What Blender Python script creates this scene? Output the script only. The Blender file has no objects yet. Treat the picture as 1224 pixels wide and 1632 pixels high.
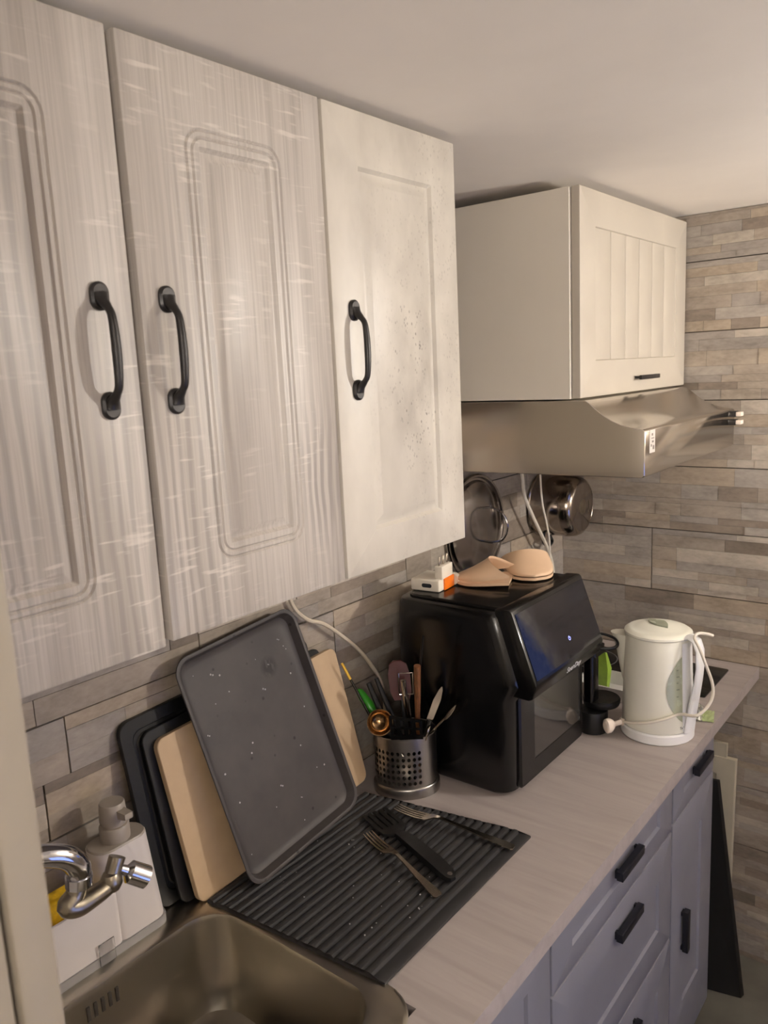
import bpy, bmesh, math, random
from mathutils import Vector, Matrix
random.seed(7)
C = bpy.context.scene.collection
PI = math.pi

# ------------------------------------------------------------------ camera
cd = bpy.data.cameras.new('camera'); cam = bpy.data.objects.new('camera', cd); C.objects.link(cam)
R_ = Vector((0.78448, 0.618295, -0.047976)); U_ = Vector((-0.071493, 0.167011, 0.98336)); F_ = Vector((-0.616019, 0.767996, -0.17522))
mw = Matrix((R_, U_, -F_)).transposed().to_4x4(); mw.translation = Vector((1.07933, 0.04172, 1.74511))
cam.matrix_world = mw
cd.sensor_fit = 'VERTICAL'; cd.sensor_height = 36; cd.lens = 1263.0 / 1632 * 36; cd.clip_start = 0.02
cd.dof.use_dof = True; cd.dof.focus_distance = 1.5; cd.dof.aperture_fstop = 9
bpy.context.scene.camera = cam

# ------------------------------------------------------------------ world, light, exposure
w = bpy.data.worlds.new('world'); bpy.context.scene.world = w; w.use_nodes = True
w.node_tree.nodes['Background'].inputs[0].default_value = (0.05, 0.08, 0.2, 1)
w.node_tree.nodes['Background'].inputs[1].default_value = 0.3
vs = bpy.context.scene.view_settings
vs.view_transform = 'Standard'; vs.look = 'None'; vs.gamma = 1; vs.use_curve_mapping = False; vs.exposure = 0.0
LAMP = (1.62, 1.88, 1.80)
LAMP_STRENGTH = 1220.0
BACK_FILL = (1.70, -0.62, 1.72)
BACK_STRENGTH = 150.0
def area(name, loc, target, sx, sy, power, col):
    l = bpy.data.lights.new(name, 'AREA'); l.shape = 'RECTANGLE'; l.size = sx; l.size_y = sy; l.energy = power; l.color = col
    o = bpy.data.objects.new(name, l); C.objects.link(o); o.location = loc
    o.rotation_euler = (Vector(target) - Vector(loc)).to_track_quat('-Z', 'Y').to_euler()
    return o
# blue dusk light coming in through the window of the end wall
area('blue_light', (1.32, 2.42, 1.08), (1.2, 0.8, 0.7), 0.78, 0.66, 0.9, (0.30, 0.42, 1.0))
area('blue_light', (2.36, 0.75, 0.62), (0.9, 0.85, 0.55), 0.9, 0.9, 6.5, (0.36, 0.46, 1.0))  # blue fill for the drawers, behind a right-wall window that is added too

# ------------------------------------------------------------------ materials
def lin(c):
    return tuple(((v / 255) / 12.92 if v / 255 <= 0.04045 else ((v / 255 + 0.055) / 1.055) ** 2.4) for v in c) + (1,)
class NT:
    def __init__(s, name):
        s.m = bpy.data.materials.new(name); s.m.use_nodes = True
        s.t = s.m.node_tree; s.b = s.t.nodes['Principled BSDF']
    def n(s, typ, **kw):
        x = s.t.nodes.new(typ)
        for k, v in kw.items(): setattr(x, k, v)
        return x
    def l(s, a, b): s.t.links.new(a, b)
    def coord(s, scale=(1, 1, 1), world=False, rot=(0, 0, 0)):
        mp = s.n('ShaderNodeMapping'); mp.inputs['Scale'].default_value = scale; mp.inputs['Rotation'].default_value = rot
        if world: g = s.n('ShaderNodeNewGeometry'); s.l(g.outputs['Position'], mp.inputs[0])
        else: g = s.n('ShaderNodeTexCoord'); s.l(g.outputs['Object'], mp.inputs[0])
        return mp.outputs[0]
    def noise(s, vec, scale=1, detail=4, rough=.55, dist=0):
        x = s.n('ShaderNodeTexNoise'); s.l(vec, x.inputs['Vector'])
        x.inputs['Scale'].default_value = scale; x.inputs['Detail'].default_value = detail
        x.inputs['Roughness'].default_value = rough; x.inputs['Distortion'].default_value = dist
        return x.outputs[0]
    def ramp(s, fac, stops, interp='LINEAR'):
        x = s.n('ShaderNodeValToRGB'); x.color_ramp.interpolation = interp
        e = x.color_ramp.elements
        while len(e) < len(stops): e.new(.5)
        for i, (p, c) in enumerate(stops):
            e[i].position = p; e[i].color = c if len(c) == 4 else lin(c)
        s.l(fac, x.inputs[0]); return x.outputs[0]
    def gray(s, fac, a, b, lo=0., hi=1.):
        x = s.n('ShaderNodeMapRange'); s.l(fac, x.inputs[0])
        x.inputs[1].default_value = a; x.inputs[2].default_value = b; x.inputs[3].default_value = lo; x.inputs[4].default_value = hi
        return x.outputs[0]
    def mix(s, fac, a, b, mode='MIX'):
        x = s.n('ShaderNodeMix', data_type='RGBA', blend_type=mode)
        if isinstance(fac, (int, float)): x.inputs[0].default_value = fac
        else: s.l(fac, x.inputs[0])
        for sock, v in ((x.inputs[6], a), (x.inputs[7], b)):
            if isinstance(v, tuple): sock.default_value = v
            else: s.l(v, sock)
        return x.outputs[2]
    def math(s, op, a, b=None):
        x = s.n('ShaderNodeMath', operation=op)
        for i, v in enumerate((a, b)):
            if v is None: continue
            if isinstance(v, (int, float)): x.inputs[i].default_value = v
            else: s.l(v, x.inputs[i])
        return x.outputs[0]
    def bump(s, h, strength=.2, dist=.001):
        x = s.n('ShaderNodeBump'); x.inputs['Strength'].default_value = strength; x.inputs['Distance'].default_value = dist
        s.l(h, x.inputs['Height']); s.l(x.outputs[0], s.b.inputs['Normal'])
    def fin(s, col=None, rough=.5, metal=0., spec=None):
        if col is not None:
            if isinstance(col, tuple): s.b.inputs['Base Color'].default_value = col
            else: s.l(col, s.b.inputs['Base Color'])
        if isinstance(rough, (int, float)): s.b.inputs['Roughness'].default_value = rough
        else: s.l(rough, s.b.inputs['Roughness'])
        s.b.inputs['Metallic'].default_value = metal
        if spec is not None: s.b.inputs['Specular IOR Level'].default_value = spec
        return s.m
def plain(name, col, rough=.5, metal=0., var=.06, scale=30, bump=0., spec=None):
    t = NT(name); f = t.noise(t.coord((scale,) * 3), 1, 3)
    c = lin(col); d = tuple(v * (1 - var * 2) for v in c[:3]) + (1,); h = tuple(min(1, v * (1 + var * 2)) for v in c[:3]) + (1,)
    if bump: t.bump(f, bump)
    rg = rough if metal > .5 else t.gray(f, .3, .7, max(.02, rough - .06), min(1, rough + .06))
    return t.fin(t.ramp(f, [(.25, d), (.75, h)]), rg, metal, spec)
def wood_door():
    t = NT('grey_oak_laminate')
    fine = t.noise(t.coord((300, 300, 5)), 1, 5, .65, .3)
    wide = t.noise(t.coord((26, 26, 1.6)), 1, 3, .5, .6)
    wv = t.n('ShaderNodeTexWave', wave_type='BANDS', bands_direction='Y')
    t.l(t.coord((1, 9, 1.1)), wv.inputs['Vector']); wv.inputs['Scale'].default_value = 2.2
    wv.inputs['Distortion'].default_value = 9; wv.inputs['Detail'].default_value = 2.5; wv.inputs['Detail Scale'].default_value = .9
    msk = t.gray(t.noise(t.coord((5, 5, 2.2)), 1, 1), .48, .62)
    vd = t.n('ShaderNodeVectorMath', operation='DISTANCE'); t.l(t.coord((0, 1, .5)), vd.inputs[0]); vd.inputs[1].default_value = (0, .275, .075)
    knot = t.gray(vd.outputs['Value'], .02, .075, 1, 0)
    wv2 = t.n('ShaderNodeTexWave', wave_type='BANDS', bands_direction='Y')
    t.l(t.coord((1, 14, 4.5)), wv2.inputs['Vector']); wv2.inputs['Scale'].default_value = 1.6
    wv2.inputs['Distortion'].default_value = 6; wv2.inputs['Detail'].default_value = 2; wv2.inputs['Detail Scale'].default_value = .8
    saw = t.gray(t.noise(t.coord((18, 18, 150)), 1, 2), .58, .68)
    sawm = t.gray(t.noise(t.coord((9, 9, 6)), 1, 2), .46, .6)
    base = t.ramp(fine, [(.3, (166, 159, 151)), (.5, (184, 177, 169)), (.75, (196, 190, 182))])
    base = t.mix(t.gray(wide, .45, .70, 0, .6), base, lin((150, 142, 134)))
    base = t.mix(t.math('MULTIPLY', t.math('MULTIPLY', t.gray(wv.outputs['Fac'], .45, .9), msk), .6), base, lin((142, 136, 130)))
    base = t.mix(t.math('MULTIPLY', t.math('MULTIPLY', t.gray(wv2.outputs['Fac'], .2, .75), knot), .75), base, lin((138, 131, 126)))
    base = t.mix(t.math('MULTIPLY', t.math('MULTIPLY', saw, sawm), .5), base, lin((222, 215, 205)))
    t.bump(fine, .12, .0006)
    return t.fin(base, .42)
def spotted_door():
    t = NT('cream_laminate_with_specks')
    big = t.noise(t.coord((9, 9, 5)), 1, 4, .6)
    sp = t.n('ShaderNodeTexVoronoi'); t.l(t.coord((170, 170, 120)), sp.inputs['Vector']); sp.inputs['Scale'].default_value = 1
    dots = t.gray(sp.outputs['Distance'], .18, .34, 1, 0)
    zone = t.gray(t.noise(t.coord((11, 16, 7)), 1, 3), .44, .56)
    pick = t.gray(t.noise(t.coord((60, 60, 45)), 1, 1), .42, .5)
    tc = t.n('ShaderNodeTexCoord'); sx = t.n('ShaderNodeSeparateXYZ'); t.l(tc.outputs['Object'], sx.inputs[0])
    yz = t.gray(sx.outputs[1], -.12, .06)          # more dirt away from the handle side
    vd = t.n('ShaderNodeVectorMath', operation='DISTANCE'); t.l(t.coord((0, 1, .62)), vd.inputs[0]); vd.inputs[1].default_value = (0, .035, .17)
    clump = t.gray(vd.outputs['Value'], .03, .12, 1, 0)
    base = t.ramp(big, [(.3, (182, 176, 166)), (.5, (198, 192, 181)), (.7, (206, 200, 189))])
    smear = t.gray(t.noise(t.coord((9, 13, 8)), 1, 4), .42, .66, 0, .7)
    base = t.mix(t.math('MULTIPLY', smear, t.math('MAXIMUM', clump, t.math('MULTIPLY', yz, .45))), base, lin((148, 142, 134)))
    f = t.math('MULTIPLY', t.math('MULTIPLY', dots, zone), t.math('MULTIPLY', pick, t.math('MAXIMUM', clump, t.math('MULTIPLY', yz, .28))))
    base = t.mix(t.math('MULTIPLY', f, .8), base, lin((84, 77, 69)))
    return t.fin(base, .4)
def counter():
    t = NT('grey_wood_worktop')
    a = t.noise(t.coord((3, 34, 34), True), 1, 4, .55, .8)
    b = t.noise(t.coord((14, 160, 160), True), 1, 3)
    c = t.ramp(a, [(.3, (156, 147, 144)), (.5, (164, 155, 152)), (.72, (170, 161, 158))])
    c = t.mix(t.gray(b, .52, .75, 0, .25), c, lin((150, 139, 134)))
    return t.fin(c, .45)
def stone(i, col):
    t = NT('ledge_stone_%s' % ['taupe', 'beige', 'light', 'brown', 'grey', 'sand', 'umber', 'pale'][i])
    a = t.noise(t.coord((9, 9, 26), True), 1, 5, .62, .5)
    b = t.noise(t.coord((60, 60, 130), True), 1, 4, .6)
    c = lin(col)
    f = t.mix(.35, a, b)
    col2 = t.ramp(f, [(.28, tuple(v * .62 for v in c[:3]) + (1,)), (.5, c), (.7, tuple(min(1, v * 1.28) for v in c[:3]) + (1,))])
    t.bump(f, .35, .002)
    return t.fin(col2, .5)
def steel(name, col=(196, 192, 186), rough=.26, stretch=(4, 4, 220), bump=.03):
    t = NT(name); f = t.noise(t.coord(stretch), 1, 3)
    t.bump(f, bump, .0004)
    return t.fin(t.ramp(f, [(.3, tuple(int(v * .93) for v in col)), (.7, col)]), t.gray(f, .3, .7, rough - .05, rough + .07), 1.)
def tray_mat():
    t = NT('dark_nonstick_coating')
    big = t.noise(t.coord((14, 9, 9)), 1, 4, .6)
    c = t.ramp(big, [(.35, (58, 54, 54)), (.7, (70, 65, 63))])
    tc = t.n('ShaderNodeTexCoord')
    vd = t.n('ShaderNodeVectorMath', operation='DISTANCE'); t.l(tc.outputs['Object'], vd.inputs[0]); vd.inputs[1].default_value = (-.100, .030, .310)
    nz = t.noise(t.coord((110, 110, 60)), 1, 3)
    blot = t.math('MULTIPLY', t.gray(vd.outputs['Value'], .010, .022, 1, 0), t.gray(nz, .36, .5))
    c = t.mix(t.math('MULTIPLY', blot, .9), c, lin((26, 24, 23)))
    sp = t.n('ShaderNodeTexVoronoi'); t.l(t.coord((26, 26, 26)), sp.inputs['Vector']); sp.inputs['Scale'].default_value = 1
    c = t.mix(t.gray(sp.outputs['Distance'], .05, .10, .9, 0), c, lin((28, 26, 25)))
    return t.fin(c, .5, 0., .35)
def glass_mat(name, col, rough=.05, alpha=None):
    t = NT(name); t.b.inputs['Transmission Weight'].default_value = 1; t.b.inputs['IOR'].default_value = 1.3
    return t.fin(lin(col), rough)
def emit(name, col, s):
    t = NT(name); t.b.inputs['Emission Color'].default_value = lin(col); t.b.inputs['Emission Strength'].default_value = s
    return t.fin(lin(col), .5)

M = dict(
    plaster=plain('white_plaster', (214, 206, 195), .8, var=.02, scale=14, bump=.04),
    ceilpaint=plain('white_ceiling_paint', (236, 229, 221), .85, var=.015, scale=6, bump=.03),
    jamb=plain('greige_painted_wood', (140, 131, 118), .5, var=.02),
    trim=plain('white_painted_wood', (208, 201, 189), .5, var=.02),
    floor=plain('dark_grey_floor', (98, 96, 88), .6, var=.12, scale=9),
    grout=plain('dark_grout', (84, 74, 64), .9, var=.08),
    wood=wood_door(), spot=spotted_door(), counter=counter(),
    white=plain('white_cabinet_laminate', (232, 225, 212), .38, var=.012, scale=8),
    white2=plain('cream_cabinet_front', (186, 178, 165), .4, var=.03, scale=10),
    base=plain('pale_grey_cabinet_front', (126, 127, 138), .4, var=.02, scale=8),
    carc=plain('carcass_board', (190, 183, 172), .6, var=.03),
    black_metal=plain('black_satin_metal', (42, 39, 38), .38, .3, var=.08),
    blue_black=plain('black_bar_metal', (24, 25, 34), .4, .2, var=.08),
    gap=plain('dark_gap', (60, 54, 48), .9),
    hood=plain('brushed_hood_steel', (212, 205, 195), .17, 1., var=.01, scale=5),
    chrome=plain('chrome', (200, 200, 205), .1, 1., var=.03),
    nickel=plain('dull_nickel', (160, 152, 136), .3, 1., var=.08, scale=60),
    sink=plain('satin_sink_steel', (186, 180, 168), .3, 1., var=.02, scale=6),
    pot=plain('polished_pot_steel', (165, 155, 146), .14, 1., var=.05, scale=20),
    lid=plain('polished_lid_steel', (160, 155, 152), .16, 1., var=.05, scale=12),
    blackp=plain('glossy_black_plastic', (9, 9, 10), .2, var=.1, scale=12),
    blackm=plain('matt_black_plastic', (14, 14, 15), .45, var=.15, scale=60, bump=.1),
    panelg=plain('control_panel_glass', (14, 15, 24), .08, var=.05, spec=.7),
    ovenglass=plain('smoked_oven_glass', (46, 44, 42), .07, var=.05, spec=.9),
    silver=plain('silver_lettering', (190, 190, 192), .4),
    led=emit('blue_standby_light', (150, 160, 255), 2.2),
    rib=plain('dark_grey_silicone', (42, 41, 42), .5, var=.1, scale=50, bump=.06),
    tray=tray_mat(), trayrim=plain('dark_tray_rim', (84, 76, 70), .45, var=.06),
    beige=plain('beige_plastic_board', (182, 156, 124), .55, var=.03),
    boardb=plain('black_speckled_board', (13, 13, 12), .45, var=.35, scale=160, bump=.15),
    cup=plain('holder_steel', (158, 154, 150), .3, 1., var=.01, scale=5),
    cut=plain('cutlery_steel', (190, 180, 166), .22, 1., var=.06, scale=40),
    green=plain('green_plastic', (60, 165, 44), .35), red=plain('dark_red_silicone', (78, 28, 28), .5),
    brown=plain('brown_wood', (108, 68, 40), .45, var=.15, scale=80), gold=plain('gold_tip', (235, 190, 80), .3, .6),
    amber_refl=plain('steel_amber_reflection', (140, 112, 80), .16, 1., var=.1, scale=20),  # amber reflection put into the base colour of the steel
    kettle=plain('cream_kettle_plastic', (236, 234, 220), .34, var=.012, scale=12),
    kettlew=plain('white_kettle_plastic', (238, 238, 238), .32, var=.012, scale=12),
    gauge=plain('grey_green_gauge', (158, 162, 142), .25, var=.03), gaugem=plain('gauge_print', (112, 118, 102), .4),
    ink=plain('grey_print', (110, 108, 108), .5),
    cord=plain('white_cable', (222, 214, 200), .45, var=.03), cordg=plain('beige_wall_cable', (200, 188, 168), .5, var=.03),
    plug=plain('cream_plug_plastic', (232, 218, 204), .4, var=.02),
    mitt=plain('beige_silicone', (214, 182, 150), .55, var=.02, scale=20),
    charger=plain('white_charger_plastic', (232, 224, 210), .35, var=.015), port=plain('dark_port', (40, 44, 52), .35),
    orange=plain('orange_plastic', (238, 118, 22), .35, var=.03),
    caddy=plain('white_caddy_plastic', (214, 207, 203), .4, var=.01), caddyg=plain('grey_caddy_plastic', (150, 147, 145), .45, var=.02),
    pump=plain('taupe_pump_plastic', (158, 149, 138), .42, var=.02),
    sponge=plain('yellow_sponge', (240, 190, 30), .8, var=.12, scale=120, bump=.4),
    hobg=plain('black_hob_glass', (10, 10, 11), .06, var=.05),
    lime=plain('lime_green_packet', (138, 170, 60), .45, var=.12, scale=40), foil=plain('crumpled_foil', (205, 205, 200), .25, .7, var=.1, scale=60),
    packet=plain('pale_green_packet', (164, 178, 128), .5, var=.08, scale=40),
    whitep=plain('white_plastic_tub', (214, 212, 210), .4, var=.02),
    doorw=plain('spare_cream_door', (192, 184, 164), .5, var=.02), blackb=plain('black_board', (16, 16, 17), .5, var=.2),
    stickerm=plain('silver_sticker', (205, 198, 190), .45, var=.03), stickeri=plain('sticker_print', (120, 110, 102), .5),
    drop=plain('water_drop', (170, 168, 168), .05, var=.02, spec=1.), clip=glass_mat('clear_plastic', (250, 250, 250), .1), pane=glass_mat('window_glass', (235, 240, 255), .02),
    bulb=emit('lamp_diffuser', (255, 248, 240), LAMP_STRENGTH), bulb2=emit('back_fill_emitter', (255, 247, 238), BACK_STRENGTH), shade=plain('lamp_metal', (210, 200, 180), .5),
)
PAL = [(152, 141, 129), (160, 148, 134), (174, 164, 151), (135, 123, 111), (149, 141, 133), (163, 149, 132), (122, 111, 99), (158, 150, 141)]
STONE = [stone(i, c) for i, c in enumerate(PAL)]

# ------------------------------------------------------------------ mesh helpers
class B:
    """collects shapes (world coordinates) for one mesh"""
    def __init__(s): s.bm = bmesh.new()
    def add(s, verts, faces):
        vs_ = [s.bm.verts.new(v) for v in verts]
        for f in faces:
            try: s.bm.faces.new([vs_[i] for i in f])
            except ValueError: pass
        return vs_
    def box(s, lo, hi, bev=0., seg=2, mat=None):
        t = bmesh.new(); bmesh.ops.create_cube(t, size=1)
        for v in t.verts: v.co = Vector([lo[i] + (v.co[i] + .5) * (hi[i] - lo[i]) for i in range(3)])
        if bev: bmesh.ops.bevel(t, geom=t.edges[:], offset=bev, segments=seg, affect='EDGES', profile=.5)
        if mat is not None: bmesh.ops.transform(t, matrix=mat, verts=t.verts[:])
        s.merge(t); return s
    def merge(s, t):
        m = bpy.data.meshes.new('tmp'); t.to_mesh(m); t.free(); s.bm.from_mesh(m); bpy.data.meshes.remove(m)
    def loft(s, loops, caps=(True, True), closed=True):
        n = len(loops[0]); vv = [[s.bm.verts.new(p) for p in lp] for lp in loops]
        for a, b in zip(vv[:-1], vv[1:]):
            for i in range(n if closed else n - 1):
                j = (i + 1) % n
                try: s.bm.faces.new((a[i], a[j], b[j], b[i]))
                except ValueError: pass
        if caps[0]: s.bm.faces.new(vv[0][::-1])
        if caps[1]: s.bm.faces.new(vv[-1])
        return s
    def tube(s, pts, r, seg=10, smooth=True, sub=6, flat=None, caps=(True, True)):
        pts = [Vector(p) for p in pts]
        rs = r if isinstance(r, (list, tuple)) else [r] * len(pts)
        if smooth and len(pts) > 2: pts, rs = spline(pts, rs, sub)
        loops = []; up = None
        for i, p in enumerate(pts):
            tg = (pts[min(i + 1, len(pts) - 1)] - pts[max(i - 1, 0)]).normalized()
            if up is None:
                up = Vector(flat[0]) if flat else (Vector((0, 0, 1)) if abs(tg.z) < .9 else Vector((1, 0, 0)))
            up = (up - tg * up.dot(tg)).normalized(); sd = tg.cross(up)
            k = flat[1] if flat else 1
            loops.append([p + up * math.cos(2 * PI * j / seg) * rs[i] + sd * math.sin(2 * PI * j / seg) * rs[i] * k for j in range(seg)])
        return s.loft(loops, caps)
    def lathe(s, prof, cen, axis='z', seg=32, caps=(True, True), sc=(1, 1), ang=0.):
        loops = []
        ca, sa = math.cos(ang), math.sin(ang)
        for r, h in prof:
            lp = []
            for j in range(seg):
                a = 2 * PI * j / seg; x, y = r * math.cos(a) * sc[0], r * math.sin(a) * sc[1]
                x, y = x * ca - y * sa, x * sa + y * ca
                if axis == 'z': lp.append(Vector(cen) + Vector((x, y, h)))
                elif axis == 'x': lp.append(Vector(cen) + Vector((h, x, y)))
                else: lp.append(Vector(cen) + Vector((y, h, x)))
            loops.append(lp)
        return s.loft(loops, caps)
    def prism(s, poly, lo, hi, axis='y', bev=0., seg=2):
        """poly in the other two axes"""
        def mk(p, h):
            return {'y': (p[0], h, p[1]), 'x': (h, p[0], p[1]), 'z': (p[0], p[1], h)}[axis]
        t = bmesh.new(); a = [t.verts.new(mk(p, lo)) for p in poly]; b = [t.verts.new(mk(p, hi)) for p in poly]
        n = len(poly)
        t.faces.new(a[::-1]); t.faces.new(b)
        for i in range(n): t.faces.new((a[i], a[(i + 1) % n], b[(i + 1) % n], b[i]))
        bmesh.ops.recalc_face_normals(t, faces=t.faces[:])
        if bev:
            es = [e for e in t.edges if len(e.link_faces) == 2 and e.calc_face_angle() > .5]
            bmesh.ops.bevel(t, geom=es, offset=bev, segments=seg, affect='EDGES', profile=.5)
        s.merge(t); return s
    def xf(s, mat):
        bmesh.ops.transform(s.bm, matrix=mat, verts=s.bm.verts[:]); return s
def spline(pts, rs, sub):
    P, Rr = [], []
    n = len(pts)
    for i in range(n - 1):
        p0, p1, p2, p3 = pts[max(i - 1, 0)], pts[i], pts[i + 1], pts[min(i + 2, n - 1)]
        for k in range(sub):
            t = k / sub
            P.append(.5 * ((2 * p1) + (p2 - p0) * t + (2 * p0 - 5 * p1 + 4 * p2 - p3) * t * t + (3 * p1 - p0 - 3 * p2 + p3) * t ** 3))
            Rr.append(rs[i] * (1 - t) + rs[i + 1] * t)
    P.append(pts[-1]); Rr.append(rs[-1]); return P, Rr
def rrect(a0, a1, b0, b1, r, n=6):
    """rounded rectangle, counter-clockwise list of (a,b)"""
    r = max(min(r, (a1 - a0) / 2 - 1e-4, (b1 - b0) / 2 - 1e-4), 1e-4); out = []
    for cx, cy, s in ((a1 - r, b0 + r, -PI / 2), (a1 - r, b1 - r, 0), (a0 + r, b1 - r, PI / 2), (a0 + r, b0 + r, PI)):
        for k in range(n): out.append((cx + r * math.cos(s + k / (n - 1) * PI / 2), cy + r * math.sin(s + k / (n - 1) * PI / 2)))
    return out
def root_of(o):
    while o.parent: o = o.parent
    return o
def obj(name, b, mat, parent=None, loc=None, smooth=35):
    bm = b.bm
    bmesh.ops.recalc_face_normals(bm, faces=bm.faces[:])
    L = Vector(root_of(parent).location) if parent else Vector(loc if loc else (0, 0, 0))
    bmesh.ops.translate(bm, vec=-L, verts=bm.verts[:])
    me = bpy.data.meshes.new(name); bm.to_mesh(me); bm.free()
    for m in (mat if isinstance(mat, list) else [mat]): me.materials.append(m)
    if smooth:
        me.shade_smooth()
        try: me.set_sharp_from_angle(angle=math.radians(smooth))
        except Exception: pass
    o = bpy.data.objects.new(name, me); C.objects.link(o)
    if parent: o.parent = parent
    else: o.location = L
    return o
def tag(o, label, cat, group=None):
    o['label'] = label; o['category'] = cat
    if group: o['group'] = group
    return o
def thing(name, label, cat, loc, group=None):
    o = bpy.data.objects.new(name, None); C.objects.link(o); o.location = loc; o.empty_display_size = .05
    return tag(o, label, cat, group)
def structure(o): o['kind'] = 'structure'; return o
def text(name, s, size, origin, xdir, ydir, mat, parent, depth=.0004):
    cu = bpy.data.curves.new('t', 'FONT'); cu.body = s; cu.size = size; cu.extrude = depth; cu.resolution_u = 3
    t = bpy.data.objects.new('t', cu); C.objects.link(t)
    dg = bpy.context.evaluated_depsgraph_get(); me = bpy.data.meshes.new_from_object(t.evaluated_get(dg))
    bpy.data.objects.remove(t); bpy.data.curves.remove(cu)
    b = B(); b.bm.from_mesh(me); bpy.data.meshes.remove(me)
    x = Vector(xdir).normalized(); y = Vector(ydir).normalized(); z = x.cross(y)
    m = Matrix((x, y, z)).transposed().to_4x4(); m.translation = Vector(origin)
    b.xf(m); return obj(name, b, mat, parent, smooth=0)

# ------------------------------------------------------------------ room shell
YE, ZC, XR, YF = 2.271, 2.109, 2.2, -1.3
structure(obj('floor', B().box((-.1, YF, -.1), (XR + .1, YE + .1, 0)), M['floor'], loc=(0, 0, 0)))
structure(obj('ceiling', B().box((-.1, YF - .1, ZC), (XR + .1, YE + .1, ZC + .1)), M['ceilpaint'], loc=(0, 0, ZC)))
VY0, VY1, VZ0, VZ1 = .28, 1.22, .15, 1.10      # low right-wall window, added to let blue fill onto the drawers
rb = B()
for lo, hi in (((YF - .1, 0), (VY0, ZC)), ((VY1, 0), (YE + .1, ZC)), ((VY0, 0), (VY1, VZ0)), ((VY0, VZ1), (VY1, ZC))):
    rb.box((XR, lo[0], lo[1]), (XR + .1, hi[0], hi[1]))
structure(obj('wall_right', rb, M['plaster'], loc=(XR, 0, 0), smooth=0))
rb = B()
for lo, hi in (((VY0, VZ0), (VY0 + .05, VZ1)), ((VY1 - .05, VZ0), (VY1, VZ1)), ((VY0 + .05, VZ0), (VY1 - .05, VZ0 + .05)), ((VY0 + .05, VZ1 - .05), (VY1 - .05, VZ1))):
    rb.box((XR + .01, lo[0], lo[1]), (XR + .07, hi[0], hi[1]), .004)
fill_win = structure(obj('added_window', rb, M['trim'], loc=(XR + .04, (VY0 + VY1) / 2, VZ0)))
obj('pane', B().box((XR + .035, VY0 + .045, VZ0 + .045), (XR + .041, VY1 - .045, VZ1 - .045)), M['pane'], fill_win)
structure(obj('wall_front', B().box((-.1, YF - .1, 0), (XR, YF, ZC)), M['plaster'], loc=(0, YF, 0)))
# end of the partition beside the sink, with its casing (a jamb at the left edge of the photograph)
JY = .2425
structure(obj('wall_partition', B().box((-.1, -.1, 0), (.635, JY - .006, ZC)), M['plaster'], loc=(0, 0, 0)))
structure(obj('trim_1', B().box((.60, JY - .0245, 0), (.65, JY, ZC - .001), .003), M['jamb'], loc=(.65, JY, 0)))
structure(obj('trim_2', B().box((.6355, JY - .12, 0), (.647, JY - .0275, ZC - .001), .002), M['jamb'], loc=(.65, JY - .1, 0)))

# ---- tiled walls: wall > tile > stone
PITCH, Z0 = .1816, 1.0805
unit = []
def unit_mesh(k):
    b = B().box((-.5, -.5, -.5), (.5, .5, .5)); me = bpy.data.meshes.new('stone'); b.bm.to_mesh(me); b.bm.free(); me.materials.append(STONE[k]); return me
unit = [unit_mesh(k) for k in range(8)]
def tiles(wall, axis, u0, u1, rows, keep, TL=.56, first=0., stuff=None, rng=None, hch=(.016, .019, .022, .024, .027, .03, .034, .04), lch=(.07, .10, .13, .16, .20, .26), notch=.022):
    """axis 'x': wall faces +x, u is y.  axis 'y': wall faces -y, u is x."""
    L = wall.location
    for r in rows:
        z = Z0 + PITCH * r
        off = first + (TL / 2 if r % 2 else 0.)
        k = math.floor((u0 - off) / TL)
        while off + k * TL < u1:
            a, b_ = off + k * TL, off + (k + 1) * TL; k += 1
            a2, b2 = max(a, u0), min(b_, u1)
            if b2 - a2 < .03 or not keep((a2 + b2) / 2, z + PITCH / 2): continue
            ztop = min(z + PITCH, ZC)
            tb = B()
            if axis == 'x': tb.box((-.009, a2 + .001, z + .001), (-.004, b2 - .001, ztop - .001))
            else: tb.box((a2 + .001, YE + .004, z + .001), (b2 - .001, YE + .009, ztop - .001))
            tile = obj('tile', tb, M['grout'], wall, smooth=0)
            hs = []
            for za, zb in ((z + .0012, z + PITCH / 2), (z + PITCH / 2, z + PITCH - .0012)):
                zz = za
                while zz < zb - .004:
                    h = min(rng.choice(hch), zb - zz)
                    if zb - zz - h < .014: h = zb - zz
                    hs.append((zz, h)); zz += h
            for (zz, h) in hs:
                if zz + h > ZC - .001: h = ZC - .001 - zz
                if h < .006: continue
                sh = notch if zz - z > PITCH * .49 else -notch
                s0 = max(a + sh + .0013, u0); send = min(b_ + sh - .0013, u1)
                u = s0
                while u < send - .004:
                    ln = rng.choice(lch); ln = min(ln, send - u)
                    if send - u - ln < .04: ln = send - u
                    pr = rng.uniform(-.0008, .0016) + (.0 if ln > .1 else .0006)
                    kk = rng.choices(range(8), [5, 5, 3, 2, 5, 4, 1., 4])[0]
                    cu, cz = u + ln / 2, zz + h / 2
                    dims = (.005 + pr, ln - .0004, h - .0004)
                    if axis == 'x': loc = Vector((-.0045 + (.005 + pr) / 2, cu, cz)); sc = dims
                    else: loc = Vector((cu, YE + .0045 - (.005 + pr) / 2, cz)); sc = (dims[1], dims[0], dims[2])
                    if stuff is not None and stuff[1](cu):
                        stuff[0].box([loc[i] - sc[i] / 2 for i in range(3)], [loc[i] + sc[i] / 2 for i in range(3)])
                    else:
                        o = bpy.data.objects.new('stone', unit[kk]); C.objects.link(o); o.parent = tile
                        o.location = loc - L; o.scale = sc
                    u += ln
wl = structure(obj('wall_left', B().box((-.1, JY - .006, 0), (-.0085, YE + .0085, ZC)), M['grout'], loc=(0, 0, 0)))
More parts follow.
